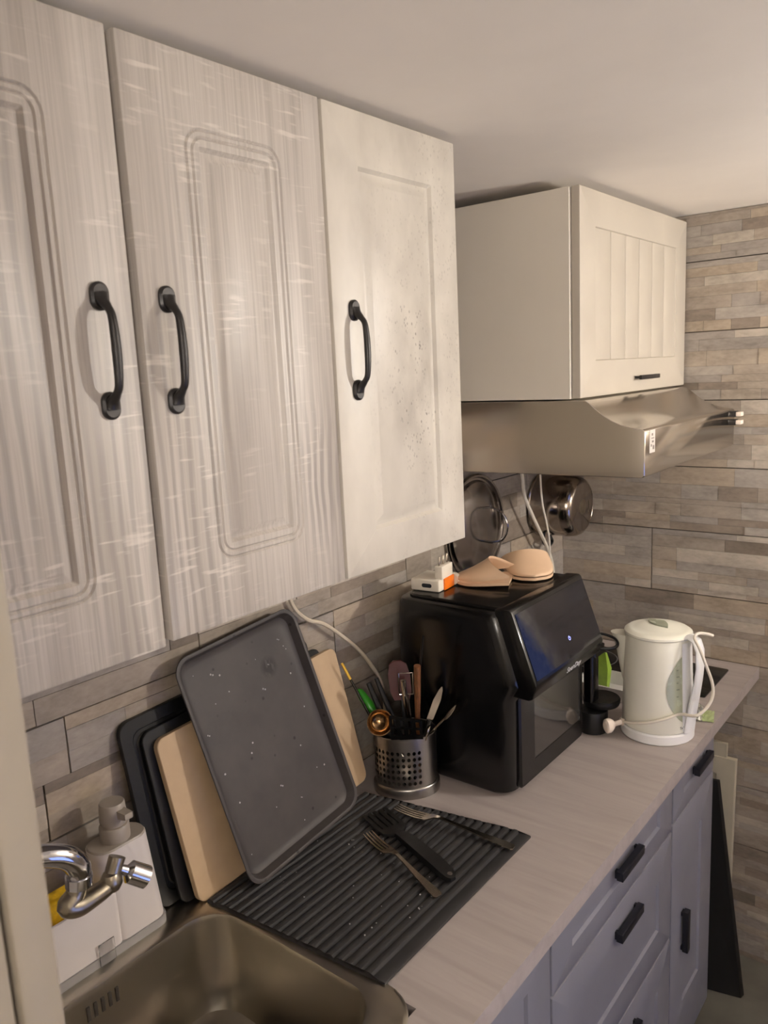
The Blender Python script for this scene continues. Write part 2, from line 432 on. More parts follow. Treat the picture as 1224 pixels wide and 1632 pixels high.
tiles(wl, 'x', JY, YE - .001, range(-1, 3), lambda u, z: True, TL=.6, first=-.02, rng=random.Random(11), hch=(.022, .028, .034, .04, .048, .055), lch=(.10, .14, .18, .24, .30))
# end wall: window opening x .80-1.70, z .95-1.85
WX0, WX1, WZ0, WZ1 = .95, 1.70, .75, 1.42
eb = B()
for lo, hi in (((-.1, 0), (WX0, ZC)), ((WX1, 0), (XR, ZC)), ((WX0, 0), (WX1, WZ0)), ((WX0, WZ1), (WX1, ZC))):
    eb.box((lo[0], YE + .0085, lo[1]), (hi[0], YE + .11, hi[1]))
we = structure(obj('wall_end', eb, M['grout'], loc=(0, YE, 0), smooth=0))
rest = B()
def keep_end(u, z): return True
for seg0, seg1, rows, st in ((0.001, .80, range(-6, 6), None), (.80, WX0, range(-6, 6), 1), (WX0, WX1, [-6, -5, -4, -3, -2, -1], 1), (WX1, XR, range(-6, 6), 1)):
    tiles(we, 'y', seg0, seg1, rows, keep_end, TL=.9, notch=0., first=.28, stuff=(rest, (lambda u: True)) if st else None, rng=random.Random(int(seg0 * 100) + 3))
ro = obj('stone_courses', rest, STONE[1], we, smooth=0); ro['kind'] = 'stuff'
wb = B()
for lo, hi in (((WX0, WZ0), (WX0 + .05, WZ1)), ((WX1 - .05, WZ0), (WX1, WZ1)), ((WX0 + .05, WZ0), (WX1 - .05, WZ0 + .05)), ((WX0 + .05, WZ1 - .05), (WX1 - .05, WZ1))):
    wb.box((lo[0], YE + .01, lo[1]), (hi[0], YE + .07, hi[1]), .004)
win = structure(obj('window_1', wb, M['trim'], loc=((WX0 + WX1) / 2, YE + .04, WZ0)))
obj('pane', B().box((WX0 + .045, YE + .035, WZ0 + .045), (WX1 - .045, YE + .041, WZ1 - .045)), M['pane'], win)
# main lamp, out of frame on the right; bowl added to dim low surfaces
lp = thing('wall_lamp', 'wall lamp above the end window, bowl added to cut light below', 'lamp', (LAMP[0], YE, LAMP[2]))
obj('wall_plate', B().lathe([(.05, -.001), (.05, -.012), (.02, -.016), (.012, -.03), (.012, LAMP[1] - YE + .03)], (LAMP[0], YE, LAMP[2] - .115), 'y', seg=32), M['shade'], lp)
obj('cutoff_bowl', B().lathe([(.118, -.076), (.095, -.108), (.05, -.127), (.004, -.130), (.004, -.127), (.05, -.124), (.093, -.106), (.116, -.076)], LAMP, seg=48), M['shade'], lp)
obj('socket', B().lathe([(.02, -.1265), (.02, -.075), (.013, -.07), (.013, -.034)], LAMP, seg=20), M['shade'], lp)
obj('bulb', B().lathe([(.012, -.033), (.026, -.02), (.033, 0), (.028, .018), (.016, .029), (.002, .033)], LAMP, seg=24), M['bulb'], lp)
lp = thing('fill_pendant', 'unseen pendant added as fill light behind the camera', 'lamp', (BACK_FILL[0], BACK_FILL[1], ZC))  # added fill lamp, lifts faces turned to the camera side; bowl limits it below
for k in range(3):
    a = 2 * PI * k / 3
    obj('hanger', B().tube([(BACK_FILL[0] + .03 * math.cos(a), BACK_FILL[1] + .03 * math.sin(a), ZC - .0205), (BACK_FILL[0] + .207 * math.cos(a), BACK_FILL[1] + .207 * math.sin(a), BACK_FILL[2] - .107)], .002, 6, smooth=False), M['shade'], lp)
obj('canopy', B().lathe([(.05, -.0005), (.05, -.02), (.01, -.021)], (BACK_FILL[0], BACK_FILL[1], ZC), seg=24), M['shade'], lp)
obj('cutoff_bowl', B().lathe([(.21, -.105), (.17, -.15), (.09, -.18), (.004, -.186), (.004, -.182), (.09, -.176), (.168, -.147), (.207, -.105)], BACK_FILL, seg=48), M['shade'], lp)
obj('bulb', B().lathe([(.02, -.175), (.02, -.10), (.05, -.064), (.075, -.03), (.08, 0), (.07, .04), (.04, .07), (.004, .08)], BACK_FILL, seg=32), M['bulb2'], lp)

# ------------------------------------------------------------------ wall cabinets
def fdoor(y0, y1, z0, z1, xf, loops, t=.018, r=.0015):
    """door panel facing +x; loops = (inset_y, inset_top, inset_bottom, depth, radius)"""
    b = B(); L = []
    def lp(iy, it, ib, d, rad): return [(xf + d, p[0], p[1]) for p in rrect(y0 + iy, y1 - iy, z0 + ib, z1 - it, rad)]
    L.append(lp(0, 0, 0, -t, r)); L.append(lp(0, 0, 0, -.0022, r)); L.append(lp(.0007, .0007, .0007, -.0007, r)); L.append(lp(.0022, .0022, .0022, 0, r))
    for q in loops: L.append(lp(*q))
    return b.loft(L)
def arch_handle(y, z, xf, parent):
    b = B()
    pts = [(xf + .003, y, z + .056), (xf + .007, y, z + .050), (xf + .0145, y, z + .043), (xf + .0195, y, z + .035), (xf + .0215, y, z + .018), (xf + .022, y, z), (xf + .0215, y, z - .018), (xf + .0195, y, z - .035), (xf + .0145, y, z - .043), (xf + .007, y, z - .050), (xf + .003, y, z - .056)]
    b.tube(pts, [.0085, .0065, .0045, .0045, .0050, .0053, .0050, .0045, .0045, .0065, .0085], 12, flat=((0, 1, 0), .85))
    for s in (1, -1):
        zc = z + s * .055
        b.loft([[(xf, p[0], p[1]) for p in rrect(y - .0105, y + .0105, zc - .0145, zc + .0145, .0104)],
                [(xf + .003, p[0], p[1]) for p in rrect(y - .0105, y + .0105, zc - .0145, zc + .0145, .0104)],
                [(xf + .0052, p[0], p[1]) for p in rrect(y - .008, y + .008, zc - .012, zc + .012, .008)]])
    return obj('handle', b, M['black_metal'], parent)
XU, ZB, ZT = .3443, 1.4526, 2.0971
WOODL = []
i0 = .076
for (ins, d, r) in ((i0, 0, .024), (i0 + .0022, -.0022, .022), (i0 + .0044, 0, .020), (i0 + .008, 0, .018), (i0 + .0102, -.0022, .016), (i0 + .0124, 0, .014), (i0 + .020, 0, .002), (i0 + .0245, -.0048, .002), (i0 + .029, -.0048, .002), (i0 + .036, -.0008, .002)):
    WOODL.append((ins, ins, ins, d, r))
SPOTL = [(.068, .073, .060, 0, .001), (.073, .078, .065, -.0048, .001), (.0795, .085, .072, -.0048, .001), (.088, .094, .081, -.0004, .001)]
D1, D2, D3 = (.2525, .5535), (.5635, .8635), (.8690, 1.1813)
def carcass(y0, y1, parent, x1=XU - .019, z0=ZB + .002, z1=ZT - .002, x0=.003, mat=None):
    return obj('body', B().box((x0, y0, z0), (x1, y1, z1), .0015, 1), mat or M['carc'], parent)
cab = thing('wall_cabinet', 'grey oak double wall cabinet with two grooved doors above the sink', 'cabinet', (.003, (D1[0] + D2[1]) / 2, ZB))
carcass(D1[0], D2[1] + .001, cab)
for (a, b_), hy in ((D1, .5145), (D2, .597)):
    d = obj('door', fdoor(a, b_, ZB if b_ > .6 else ZB - .0035, ZT, XU, WOODL), M['wood'], cab)
    arch_handle(hy, 1.778, XU, d)
cab2 = thing('wall_cabinet', 'narrow cream wall cabinet with dark specks on its single door', 'cabinet', (.003, (D3[0] + D3[1]) / 2, ZB))
carcass(D3[0] - .001, D3[1] - .001, cab2)
d = obj('door', fdoor(D3[0], D3[1], ZB, ZT, XU, SPOTL), M['spot'], cab2)
arch_handle(.912, 1.775, XU, d)

# hood cabinet
HY0, HY1 = 1.598, 2.262
XH, HZ0, HZ1 = .366, 1.6665, 2.091
hc = thing('wall_cabinet', 'cream cabinet above the cooker hood with beadboard flap door', 'cabinet', (.003, (HY0 + HY1) / 2, HZ0))
obj('body', B().box((.003, HY0, HZ0 + .001), (.346, HY1, HZ1), .001, 1), M['white'], hc)
fd = obj('door', fdoor(HY0 + .006, HY1, HZ0 + .002, HZ1 + .001, XH, [(.076, .072, .076, 0, .0008), (.0785, .0745, .0785, -.005, .0008)]), M['white2'], hc)
pw = (2.186 - 1.6825) / 6
for k in range(6):
    ya = 1.6825 + k * pw
    obj('plank', B().box((XH - .0062, ya + .0008, HZ0 + .0795), (XH - .0022, ya + pw - .0008, HZ1 - .0725), .0022, 2), M['white2'], fd)
hb = B().box((XH + .014, 1.895, 1.696), (XH + .022, 2.015, 1.706), .0015)
for yy in (1.905, 1.999): hb.box((XH - .0005, yy, 1.698), (XH + .015, yy + .006, 1.704))
obj('handle', hb, M['black_metal'], fd)

# cooker hood
hd = thing('cooker_hood', 'brushed steel cooker hood with push buttons under the cream cabinet', 'cooker hood', (.003, 1.9, 1.502))
hp = [(.003, 1.5035), (.500, 1.5075), (.5045, 1.512), (.5055, 1.6005), (.500, 1.6055), (.476, 1.609), (.455, 1.6145), (.436, 1.6225), (.418, 1.6335), (.402, 1.646), (.388, 1.658), (.378, 1.6642), (.003, 1.6645)]
obj('body', B().prism(hp, HY0, 2.236, 'y', .0012, 1), M['hood'], hd)
for zz in (1.594, 1.573):
    bt = obj('button', B().box((.5045, 2.178, zz - .007), (.523, 2.206, zz + .007), .001), M['black_metal'], hd)
    obj('button_tip', B().box((.5225, 2.18, zz - .0055), (.536, 2.204, zz + .0055), .0015), M['plug'], bt)
st = obj('sticker', B().box((.5054, 1.622, 1.5555), (.5060, 1.652, 1.602)), M['stickerm'], hd, smooth=0)
sb = B()
for k, (a, c_, e, g) in enumerate([(.632, .640, 1.590, 1.595), (.630, .646, 1.584, 1.586), (.634, .644, 1.576, 1.580), (.628, .634, 1.568, 1.573), (.638, .647, 1.562, 1.570)]):
    sb.box((.5060, 1 + a, e), (.5062, 1 + c_, g))
obj('print', sb, M['stickeri'], st, smooth=0)

# ------------------------------------------------------------------ worktop and base units
XC, ZK = .581, .9
SX0, SX1, SY0, SY1 = .050, .505, .30, .775          # sink cut-out
wt = B()
for lo, hi in (((0.003, JY + .003), (SX0, 2.266)), ((SX1, JY + .003), (XC, 2.266)), ((SX0, JY + .003), (SX1, SY0)), ((SX0, SY1), (SX1, 2.266))):
    wt.box((lo[0], lo[1], ZK - .032), (hi[0], hi[1], ZK))
bmesh.ops.remove_doubles(wt.bm, verts=wt.bm.verts[:], dist=1e-5)
tag(obj('worktop', wt, M['counter'], loc=(.29, 1.25, ZK - .032), smooth=0), 'long grey wood-grain kitchen worktop along the left wall', 'worktop')
XB = .560
def bar_handle(y0, y1, z0, z1, parent, x=XB):
    b = B().box((x + .004, y0, z0), (x + .017, y1, z1), .0015)
    if y1 - y0 > z1 - z0:
        for yy in (y0 + .004, y1 - .012): b.box((x - .0005, yy, z0 + .001), (x + .006, yy + .008, z1 - .001))
    else:
        for zz in (z0 + .004, z1 - .012): b.box((x - .0005, y0 + .001, zz), (x + .006, y1 - .001, zz + .008))
    return obj('handle', b, M['blue_black'], parent)
def base_unit(name, label, y0, y1):
    t = thing(name, label, 'cabinet', (.02, (y0 + y1) / 2, 0))
    b = B()
    b.box((.02, y0 + .001, .1), (XB - .02, y0 + .017, ZK - .034)); b.box((.02, y1 - .017, .1), (XB - .02, y1 - .001, ZK - .034))
    b.box((.02, y0 + .017, .1), (XB - .02, y1 - .017, .116)); b.box((.02, y0 + .017, .116), (.026, y1 - .017, ZK - .034))
    b.box((.05, y0 + .001, 0), (XB - .06, y0 + .017, .1)); b.box((.05, y1 - .017, 0), (XB - .06, y1 - .001, .1)); b.box((XB - .075, y0 + .017, 0), (XB - .06, y1 - .017, .1))
    obj('body', b, M['carc'], t, smooth=0)
    return t
def rec(i, it, ib, d=.005): return [(i, it, ib, 0, .0006), (i + .004, it + .004, ib + .004, -d, .0006), (i + .012, it + .012, ib + .012, -d, .0006)]
UA = base_unit('base_cabinet', 'pale base cabinet with plain framed doors below the sink', .25, 1.058)
for a, b_ in ((.252, .6525), (.6555, 1.0565)):
    obj('door', fdoor(a, b_, .105, .862, XB, rec(.075, .06, .07)), M['base'], UA)
UB = base_unit('drawer_cabinet', 'pale base cabinet of three wide drawers with black bar handles', 1.0605, 1.6335)
for z0, z1, it, ib, hz in ((.736, .862, .038, .044, .809), (.476, .732, .075, .062, .682), (.105, .472, .08, .07, .42)):
    q = obj('drawer', fdoor(1.0625, 1.6315, z0, z1, XB, rec(.075, it, ib)), M['base'], UB)
    bar_handle(1.315, 1.425, hz - .009, hz + .009, q)
UC = base_unit('base_cabinet', 'narrow pale base cabinet with one drawer over one door', 1.6365, 1.932)
q = obj('drawer', fdoor(1.6385, 1.931, .745, .862, XB, rec(.07, .036, .042)), M['base'], UC)
bar_handle(1.765, 1.875, .804, .822, q)
q = obj('door', fdoor(1.6385, 1.931, .105, .741, XB, rec(.085, .085, .14)), M['base'], UC)
bar_handle(1.703, 1.721, .392, .496, q)
# spare parts standing in the gap below the end of the worktop
sd = thing('spare_door', 'spare cream panel door leaning on tiled end wall beyond the base cabinets', 'door panel', (.35, 2.23, 0))
m = Matrix.Translation((0, 2.205, 0.004)) @ Matrix.Rotation(math.radians(-3.2), 4, 'X')
b = B()
def lz(i, d, yy=0): return [(p[0], d, p[1]) for p in rrect(.10 + i, .535 - i, 0 + i, .62 - i, .0008)]
b.loft([lz(0, .018), lz(0, .001), lz(.001, 0), lz(.05, 0), lz(.056, .006), lz(.075, .006)])
obj('panel', b.xf(m), M['doorw'], sd)
obj('rail', B().box((.10, .004, .6205), (.508, .018, .66)).xf(m), M['doorw'], sd)
bb = B()
pl = [(.47, 2.05, .0), (.606, 2.105, .0), (.606, 2.118, .012), (.512, 2.12, .72), (.47, 2.10, .72)]
bb.loft([[(.44, 2.062, .002), (.602, 2.098, .002), (.525, 2.098, .625), (.44, 2.085, .625)], [(.44, 2.072, .002), (.606, 2.116, .002), (.529, 2.108, .625), (.44, 2.095, .625)]])
tag(obj('board', bb, M['blackb'], loc=(.52, 2.1, 0), smooth=0), 'tall black board leaning beside the last base cabinet on floor', 'board')

# hob
hob = thing('hob', 'small black glass hob set in the far end of the worktop', 'hob', (.28, 2.09, ZK))
obj('glass', B().loft([[(p[0], p[1], ZK + .0003) for p in rrect(.05, .520, 1.985, 2.200, .006)], [(p[0], p[1], ZK + .0035) for p in rrect(.05, .520, 1.985, 2.200, .006)], [(p[0], p[1], ZK + .0045) for p in rrect(.0515, .5185, 1.9865, 2.1985, .006)]]), M['hobg'], hob)
for xx in (.17, .38):
    obj('cooking_zone', B().lathe([(.076, .0046), (.076, .0049), (.073, .0049), (.073, .0046)], (xx, 2.092, ZK), seg=40, caps=(False, False)), M['ink'], hob)

# ------------------------------------------------------------------ sink
sk = thing('kitchen_sink', 'brushed steel sink bowl set into the worktop', 'sink', (.28, .54, ZK))
def rl(x0, x1, y0, y1, r, z): return [(p[0], p[1], z) for p in rrect(x0, x1, y0, y1, r, 8)]
ox0, ox1, oy0, oy1 = .038, .518, .283, .787
ix0, ix1, iy0, iy1 = .112, .462, .34, .755
bowl = B().loft([rl(ox0, ox1, oy0, oy1, .07, ZK + .0004), rl(ox0 + .002, ox1 - .002, oy0 + .002, oy1 - .002, .07, ZK + .0028), rl(ox0 + .006, ox1 - .006, oy0 + .006, oy1 - .006, .068, ZK + .0034),
                 rl(ix0 - .008, ix1 + .008, iy0 - .008, iy1 + .008, .062, ZK + .0034), rl(ix0 - .002, ix1 + .002, iy0 - .002, iy1 + .002, .058, ZK + .001), rl(ix0, ix1, iy0, iy1, .056, ZK - .006),
                 rl(ix0 + .006, ix1 - .006, iy0 + .006, iy1 - .006, .054, ZK - .13), rl(ix0 + .015, ix1 - .015, iy0 + .015, iy1 - .015, .052, ZK - .155), rl(ix0 + .04, ix1 - .04, iy0 + .04, iy1 - .04, .045, ZK - .168)], (False, True))
obj('bowl', bowl, M['sink'], sk)
obj('drain', B().lathe([(.045, -.1675), (.045, -.1655), (.036, -.165), (.034, -.1665), (.006, -.1668)], (.29, .55, ZK)), M['chrome'], sk)
for k in range(5):
    y = .522 + k * .0115
    obj('overflow_slot', B().box((ix0 - .001, y, ZK - .040), (ix0 + .0032, y + .0055, ZK - .017), .001), M['gap'], sk)
pt = thing('plate', 'dark steel plate lying in the sink bowl', 'plate', (.222, .60, .735))
obj('dish', B().lathe([(.045, -.0045), (.062, -.0035), (.082, .012), (.09, .020), (.092, .0215), (.090, .0225), (.08, .0145), (.06, 0), (.005, -.001)], (.222, .6, .738), seg=40), M['pot'], pt)

# faucet with swivel extension
fx = .15
fc = thing('faucet', 'chrome tap spout with dull nickel swivel extension over the sink', 'faucet', (.075, .40, ZK))
obj('tap_base', B().lathe([(.027, .0036), (.027, .02), (.02, .03), (.019, .12), (.022, .125), (.022, .16), (.01, .17)], (.075, .38, ZK), seg=24), M['chrome'], fc)
obj('spout', B().tube([(.078, .385, 1.03), (.09, .40, 1.12), (.115, .43, 1.155), (.142, .470, 1.158), (.15, .502, 1.143), (.151, .517, 1.122), (.15, .5175, 1.106)], [.013, .013, .0135, .0145, .0155, .016, .0155], 16), M['chrome'], fc)
obj('collar', B().tube([(.15, .5175, 1.108), (.1495, .5165, 1.094)], .0175, 20, smooth=False), M['chrome'], fc)
ar = obj('extension_arm', B().tube([(.1495, .516, 1.096), (.149, .509, 1.082), (.150, .498, 1.074), (.152, .510, 1.068), (.154, .53, 1.069), (.154, .55, 1.0715), (.153, .5575, 1.074)], [.013, .0135, .0145, .015, .0135, .0125, .013], 16), M['nickel'], fc)
obj('joint', B().lathe([(.003, -.0155), (.0105, -.012), (.0148, -.004), (.0148, .004), (.0105, .012), (.003, .0155)], (.154, .560, 1.076), seg=20), M['nickel'], ar)
obj('joint_stub', B().tube([(.153, .560, 1.078), (.151, .5745, 1.104)], [.011, .0115], 16, smooth=False), M['nickel'], ar)
obj('aerator', B().tube([(.152, .572, 1.088), (.155, .583, 1.079), (.157, .587, 1.076), (.166, .606, 1.060)], [.006, .0075, .0155, .0158], 20, smooth=False), M['chrome'], ar)

# ------------------------------------------------------------------ sink caddy with soap pump
cy0, cy1 = .455, .690
ty1 = .612
cz = ZK + .0036
sc_ = thing('soap_dispenser_caddy', 'white soap dispenser and sponge caddy behind the tap', 'soap caddy', (.055, .57, cz))
obj('base', B().loft([[(p[0], p[1], cz) for p in rrect(.026, .084, cy0 - .002, cy1 + .002, .018)], [(p[0], p[1], cz + .014) for p in rrect(.026, .084, cy0 - .002, cy1 + .002, .018)]]), M['caddyg'], sc_)
fr = B()     # open sponge tray: outer and inner walls
def rc(x0, x1, y0, y1, r, z): return [(p[0], p[1], z) for p in rrect(x0, x1, y0, y1, r)]
fr.loft([rc(.028, .082, cy0, ty1, .012, cz + .0145), rc(.028, .082, cy0, ty1, .012, 1.006), rc(.030, .080, cy0 + .002, ty1 - .002, .011, 1.007), rc(.031, .079, cy0 + .003, ty1 - .003, .010, 1.004), rc(.031, .079, cy0 + .003, ty1 - .003, .010, cz + .02)])
obj('sponge_tray', fr, M['caddy'], sc_)
bt = obj('bottle', B().loft([rc(.029, .0822, .600, .6902, .020, cz + .0145), rc(.029, .0822, .600, .6902, .020, cz + .02), rc(.029, .0825, .585, .676, .024, 1.062), rc(.029, .0822, .585, .6757, .024, 1.0665)]), M['caddy'], sc_)
obj('bottle_top', B().loft([rc(.0295, .082, .5855, .6755, .024, 1.0668), rc(.031, .0805, .587, .674, .023, 1.0695)]), M['pump'], bt)
pc = (.056, .630)
pm = obj('pump', B().lathe([(.0215, 1.076), (.0222, 1.079), (.0222, 1.098), (.0205, 1.1005), (.0175, 1.101), (.0175, 1.104), (.0195, 1.1045), (.0205, 1.108), (.0188, 1.134), (.0175, 1.1358)], (pc[0], pc[1], -.0072), seg=28), M['pump'], sc_)
nz = B().loft([[(.060, .623, 1.106), (.060, .639, 1.106), (.060, .639, 1.122), (.060, .623, 1.122)], [(.092, .628, 1.110), (.092, .641, 1.110), (.092, .641, 1.119), (.092, .628, 1.119)]])
obj('nozzle', nz, M['pump'], pm)
obj('clip', B().box((.0845, .566, cz + .0005), (.0865, .592, cz + .036), .0008), M['clip'], sc_)
sp = B().box((.036, .470, cz + .0205), (.068, .560, 1.030), .006, 3)
tag(obj('sponge', sp, M['sponge'], loc=(.05, .52, cz + .021)), 'yellow sponge standing in the white caddy', 'sponge')

# ------------------------------------------------------------------ boards and tray leaning on the wall
def lean(y, xb, xt, z0, h, tilt=0.):
    """matrix: local (u along +y, v up the face, n towards the room); leaning to the wall"""
    a = math.atan2(xb - xt, h)
    v = Vector((-math.sin(a), 0, math.cos(a))); u = Vector((0, 1, 0)); n = u.cross(v)
    m = Matrix((u, v, n)).transposed().to_4x4(); m.translation = Vector((xb, y, z0))
    return m @ Matrix.Rotation(tilt, 4, 'Z')
def slab(w_, h, t, r, m, groove=False):
    def L(i, z, rr): return [(p[0], p[1], z) for p in rrect(i, w_ - i, i, h - i, rr)]
    b = B(); b.loft([L(.001, -t, r), L(0, -t + .001, r), L(0, -.001, r), L(.001, 0, r)] + ([L(.02, 0, r * .8), L(.022, -.002, r * .8), L(.027, -.002, r * .8), L(.029, 0, r * .8)] if groove else []))
    return b.xf(m)
bk = thing('chopping_board', 'large black speckled chopping board standing nearest the tiled wall', 'chopping board', (.05, .85, ZK))
obj('board', slab(.43, .318, .010, .022, lean(.692, .058, .0120, ZK + .004, .318, math.radians(2.4)), True), M['boardb'], bk)
b2 = thing('chopping_board', 'thin black board between the speckled board and the beige board', 'chopping board', (.07, .85, ZK))
obj('board', slab(.42, .295, .007, .018, lean(.722, .0755, .0240, ZK + .004, .295, math.radians(2.2)), True), M['blackm'], b2)
b3 = thing('chopping_board', 'beige plastic chopping board standing behind the baking tray', 'chopping board', (.09, .95, ZK))
obj('board', slab(.436, .283, .012, .016, lean(.741, .0975, .0385, ZK + .004, .285, math.radians(3.0))), M['beige'], b3)
tr = thing('baking_tray', 'dark non-stick baking tray leaning on the beige board', 'baking tray', (.14, .95, .912))
TM = lean(.806, .152, .029, .9120, .395, math.radians(4.6)) 
TW, TH = .286, .402
def TL_(i, z, r): return [(p[0], p[1], z) for p in rrect(i, TW - i, i, TH - i, r, 8)]
obj('pan', B().loft([TL_(.016, -.018, .022), TL_(.004, -.001, .028), TL_(0, .0005, .03), TL_(.0005, .0025, .03), TL_(.003, .003, .029), TL_(.0065, .002, .027), TL_(.013, -.013, .022), TL_(.018, -.016, .02), TL_(.026, -.016, .016), TL_(.03, -.0165, .014)]).xf(TM), M['tray'], tr)
drops = B(); rg = random.Random(5)
for k in range(26):
    u, v = rg.uniform(.03, TW - .03), rg.uniform(.03, TH - .03); rr = rg.uniform(.0009, .0021)
    for du, dv in ((0, 0), (rr * 2.2, -rr * 1.5))[:1 + (k % 4 == 0)]:
        t = bmesh.new(); bmesh.ops.create_icosphere(t, subdivisions=2, radius=rr)
        bmesh.ops.transform(t, matrix=TM @ Matrix.Translation((u + du, v + dv, -.0165)) @ Matrix.Scale(.6, 4, (0, 0, 1)), verts=t.verts[:]); drops.merge(t)
dr = obj('water_drops', drops, M['drop'], tr); dr['kind'] = 'stuff'

# ------------------------------------------------------------------ drying mat
mx0, mx1, my0, my1 = .100, .448, .752, 1.190
mt = thing('drying_mat', 'dark grey ribbed silicone drying mat on the worktop', 'drying mat', ((mx0 + mx1) / 2, .97, ZK))
MZ = ZK + .0036
nrib = 19; rp = (mx1 - .020 - mx0) / nrib
prof = [(mx1, MZ), (mx1, MZ + .003), (mx1 - .002, MZ + .004), (mx1 - .019, MZ + .004)]
for k in range(nrib):
    xa = mx1 - .020 - k * rp
    prof += [(xa - rp * .10, MZ + .0032), (xa - rp * .22, MZ + .0080), (xa - rp * .38, MZ + .0090), (xa - rp * .62, MZ + .0090), (xa - rp * .78, MZ + .0080), (xa - rp * .90, MZ + .0032)]
prof += [(mx0, MZ + .003), (mx0, MZ)]
def skew(x): return .028 * (x - mx0) / (mx1 - mx0)
pb = B()
a = [pb.bm.verts.new((x, my0 + skew(x), z)) for x, z in prof]; b_ = [pb.bm.verts.new((x, 1.150 + 2. * skew(x), z)) for x, z in prof]
n = len(prof)
for i in range(n): pb.bm.faces.new((a[i], a[(i + 1) % n], b_[(i + 1) % n], b_[i]))
pb.bm.faces.new(a[::-1]); pb.bm.faces.new(b_)
bmesh.ops.triangulate(pb.bm, faces=[f for f in pb.bm.faces if len(f.verts) > 4])
obj('ribbed_sheet', pb, M['rib'], mt)
wd = B(); rg = random.Random(9)
for k in range(34):
    kx = rg.randrange(1, nrib); x = mx1 - .020 - (kx + .5) * rp + rg.uniform(-.003, .003); y = rg.uniform(.80, 1.02)
    t = bmesh.new(); bmesh.ops.create_icosphere(t, subdivisions=1, radius=rg.uniform(.0007, .0016))
    bmesh.ops.translate(t, vec=(x, y, MZ + .0091), verts=t.verts[:]); wd.merge(t)
o = obj('water_drops', wd, M['drop'], mt); o['kind'] = 'stuff'
RT = MZ + .0092

# ------------------------------------------------------------------ forks and turner on the mat
def strip(sections, m):
    """sections: (s, half width, z centre, half thickness) along +s"""
    b = B(); L = []
    for s, hw, z, ht in sections:
        L.append([(s, -hw, z - ht), (s, hw, z - ht), (s, hw * .96, z + ht), (s, -hw * .96, z + ht)])
    return b.loft(L).xf(m)
def along(p, q, roll=0.):
    p = Vector(p); q = Vector(q); x = (q - p).normalized(); y = Vector((0, 0, 1)).cross(x).normalized(); z = x.cross(y)
    m = Matrix((x, y, z)).transposed().to_4x4(); m.translation = p
    return m @ Matrix.Rotation(roll, 4, 'X')
def fork(label, p, q, name='fork'):
    t = thing(name, label, 'fork', p, 'forks on the drying mat')
    L = (Vector(q) - Vector(p)).length; m = along(p, q)
    def zz(s): return .004 + .010 * math.sin(min(1, max(0, (s - .0) / .075)) * PI) * .5 + .006 * (s / L)
    secs = [(.062, .0112, .0035, .0008), (.07, .0115, .0045, .0009), (.078, .0095, .0075, .001), (.086, .005, .0105, .0013), (.098, .0032, .012, .0016), (.12, .0032, .010, .0017), (L * .72, .0052, .006, .0015), (L * .92, .0085, .003, .0012), (L * .985, .0085, .0022, .0011), (L, .005, .002, .0009)]
    obj('handle', strip(secs, m), M['cut'], t)
    for k in range(4):
        o = (k - 1.5) * .0062
        b = B(); Ls = []
        for s, hw, z in ((.063, .0022, .0036), (.048, .0019, .0018), (.03, .0017, .0016), (.012, .0014, .003), (.0, .0006, .0048)):
            oo = o * (1 if s > .04 else .98)
            Ls.append([(s, oo - hw, z - .0007), (s, oo + hw, z - .0007), (s, oo + hw, z + .0007), (s, oo - hw, z + .0007)])
        obj('tine', b.loft(Ls).xf(m), M['cut'], t)
    return t
fork('steel fork nearest the air fryer, its handle over the mat edge', (.202, 1.128, RT + .006), (.446, 1.148, RT - .0005))
fork('steel fork beside the black turner, middle of the drying mat', (.206, 1.037, RT), (.412, .966, RT))
ct = thing('turner', 'black plastic slotted turner lying between the two forks', 'turner', (.3, 1.05, RT))
m = along((.172, 1.098, RT), (.412, 1.010, RT))
obj('handle', strip([(.085, .008, .004, .002), (.10, .0105, .006, .004), (.13, .0125, .0075, .0055), (.20, .0135, .008, .006), (.235, .0125, .007, .005), (.2475, .010, .006, .004), (.254, .005, .006, .003)], m), M['blackm'], ct)
obj('hanging_hole', B().lathe([(.0042, .0105), (.0042, .0118), (.0024, .0118)], (.244, 0, 0), seg=14).xf(m), M['trayrim'], ct)
for k in range(5):
    o = (k - 2) * .0115
    obj('blade_tine', strip([(.0, .0035, .004, .001), (.03, .0042, .003, .0013), (.062, .0045, .003, .0015)], m @ Matrix.Translation((0, o, 0))), M['blackm'], ct)
obj('blade', strip([(.060, .028, .003, .0015), (.075, .026, .0035, .0017), (.09, .011, .0045, .002)], m), M['blackm'], ct)

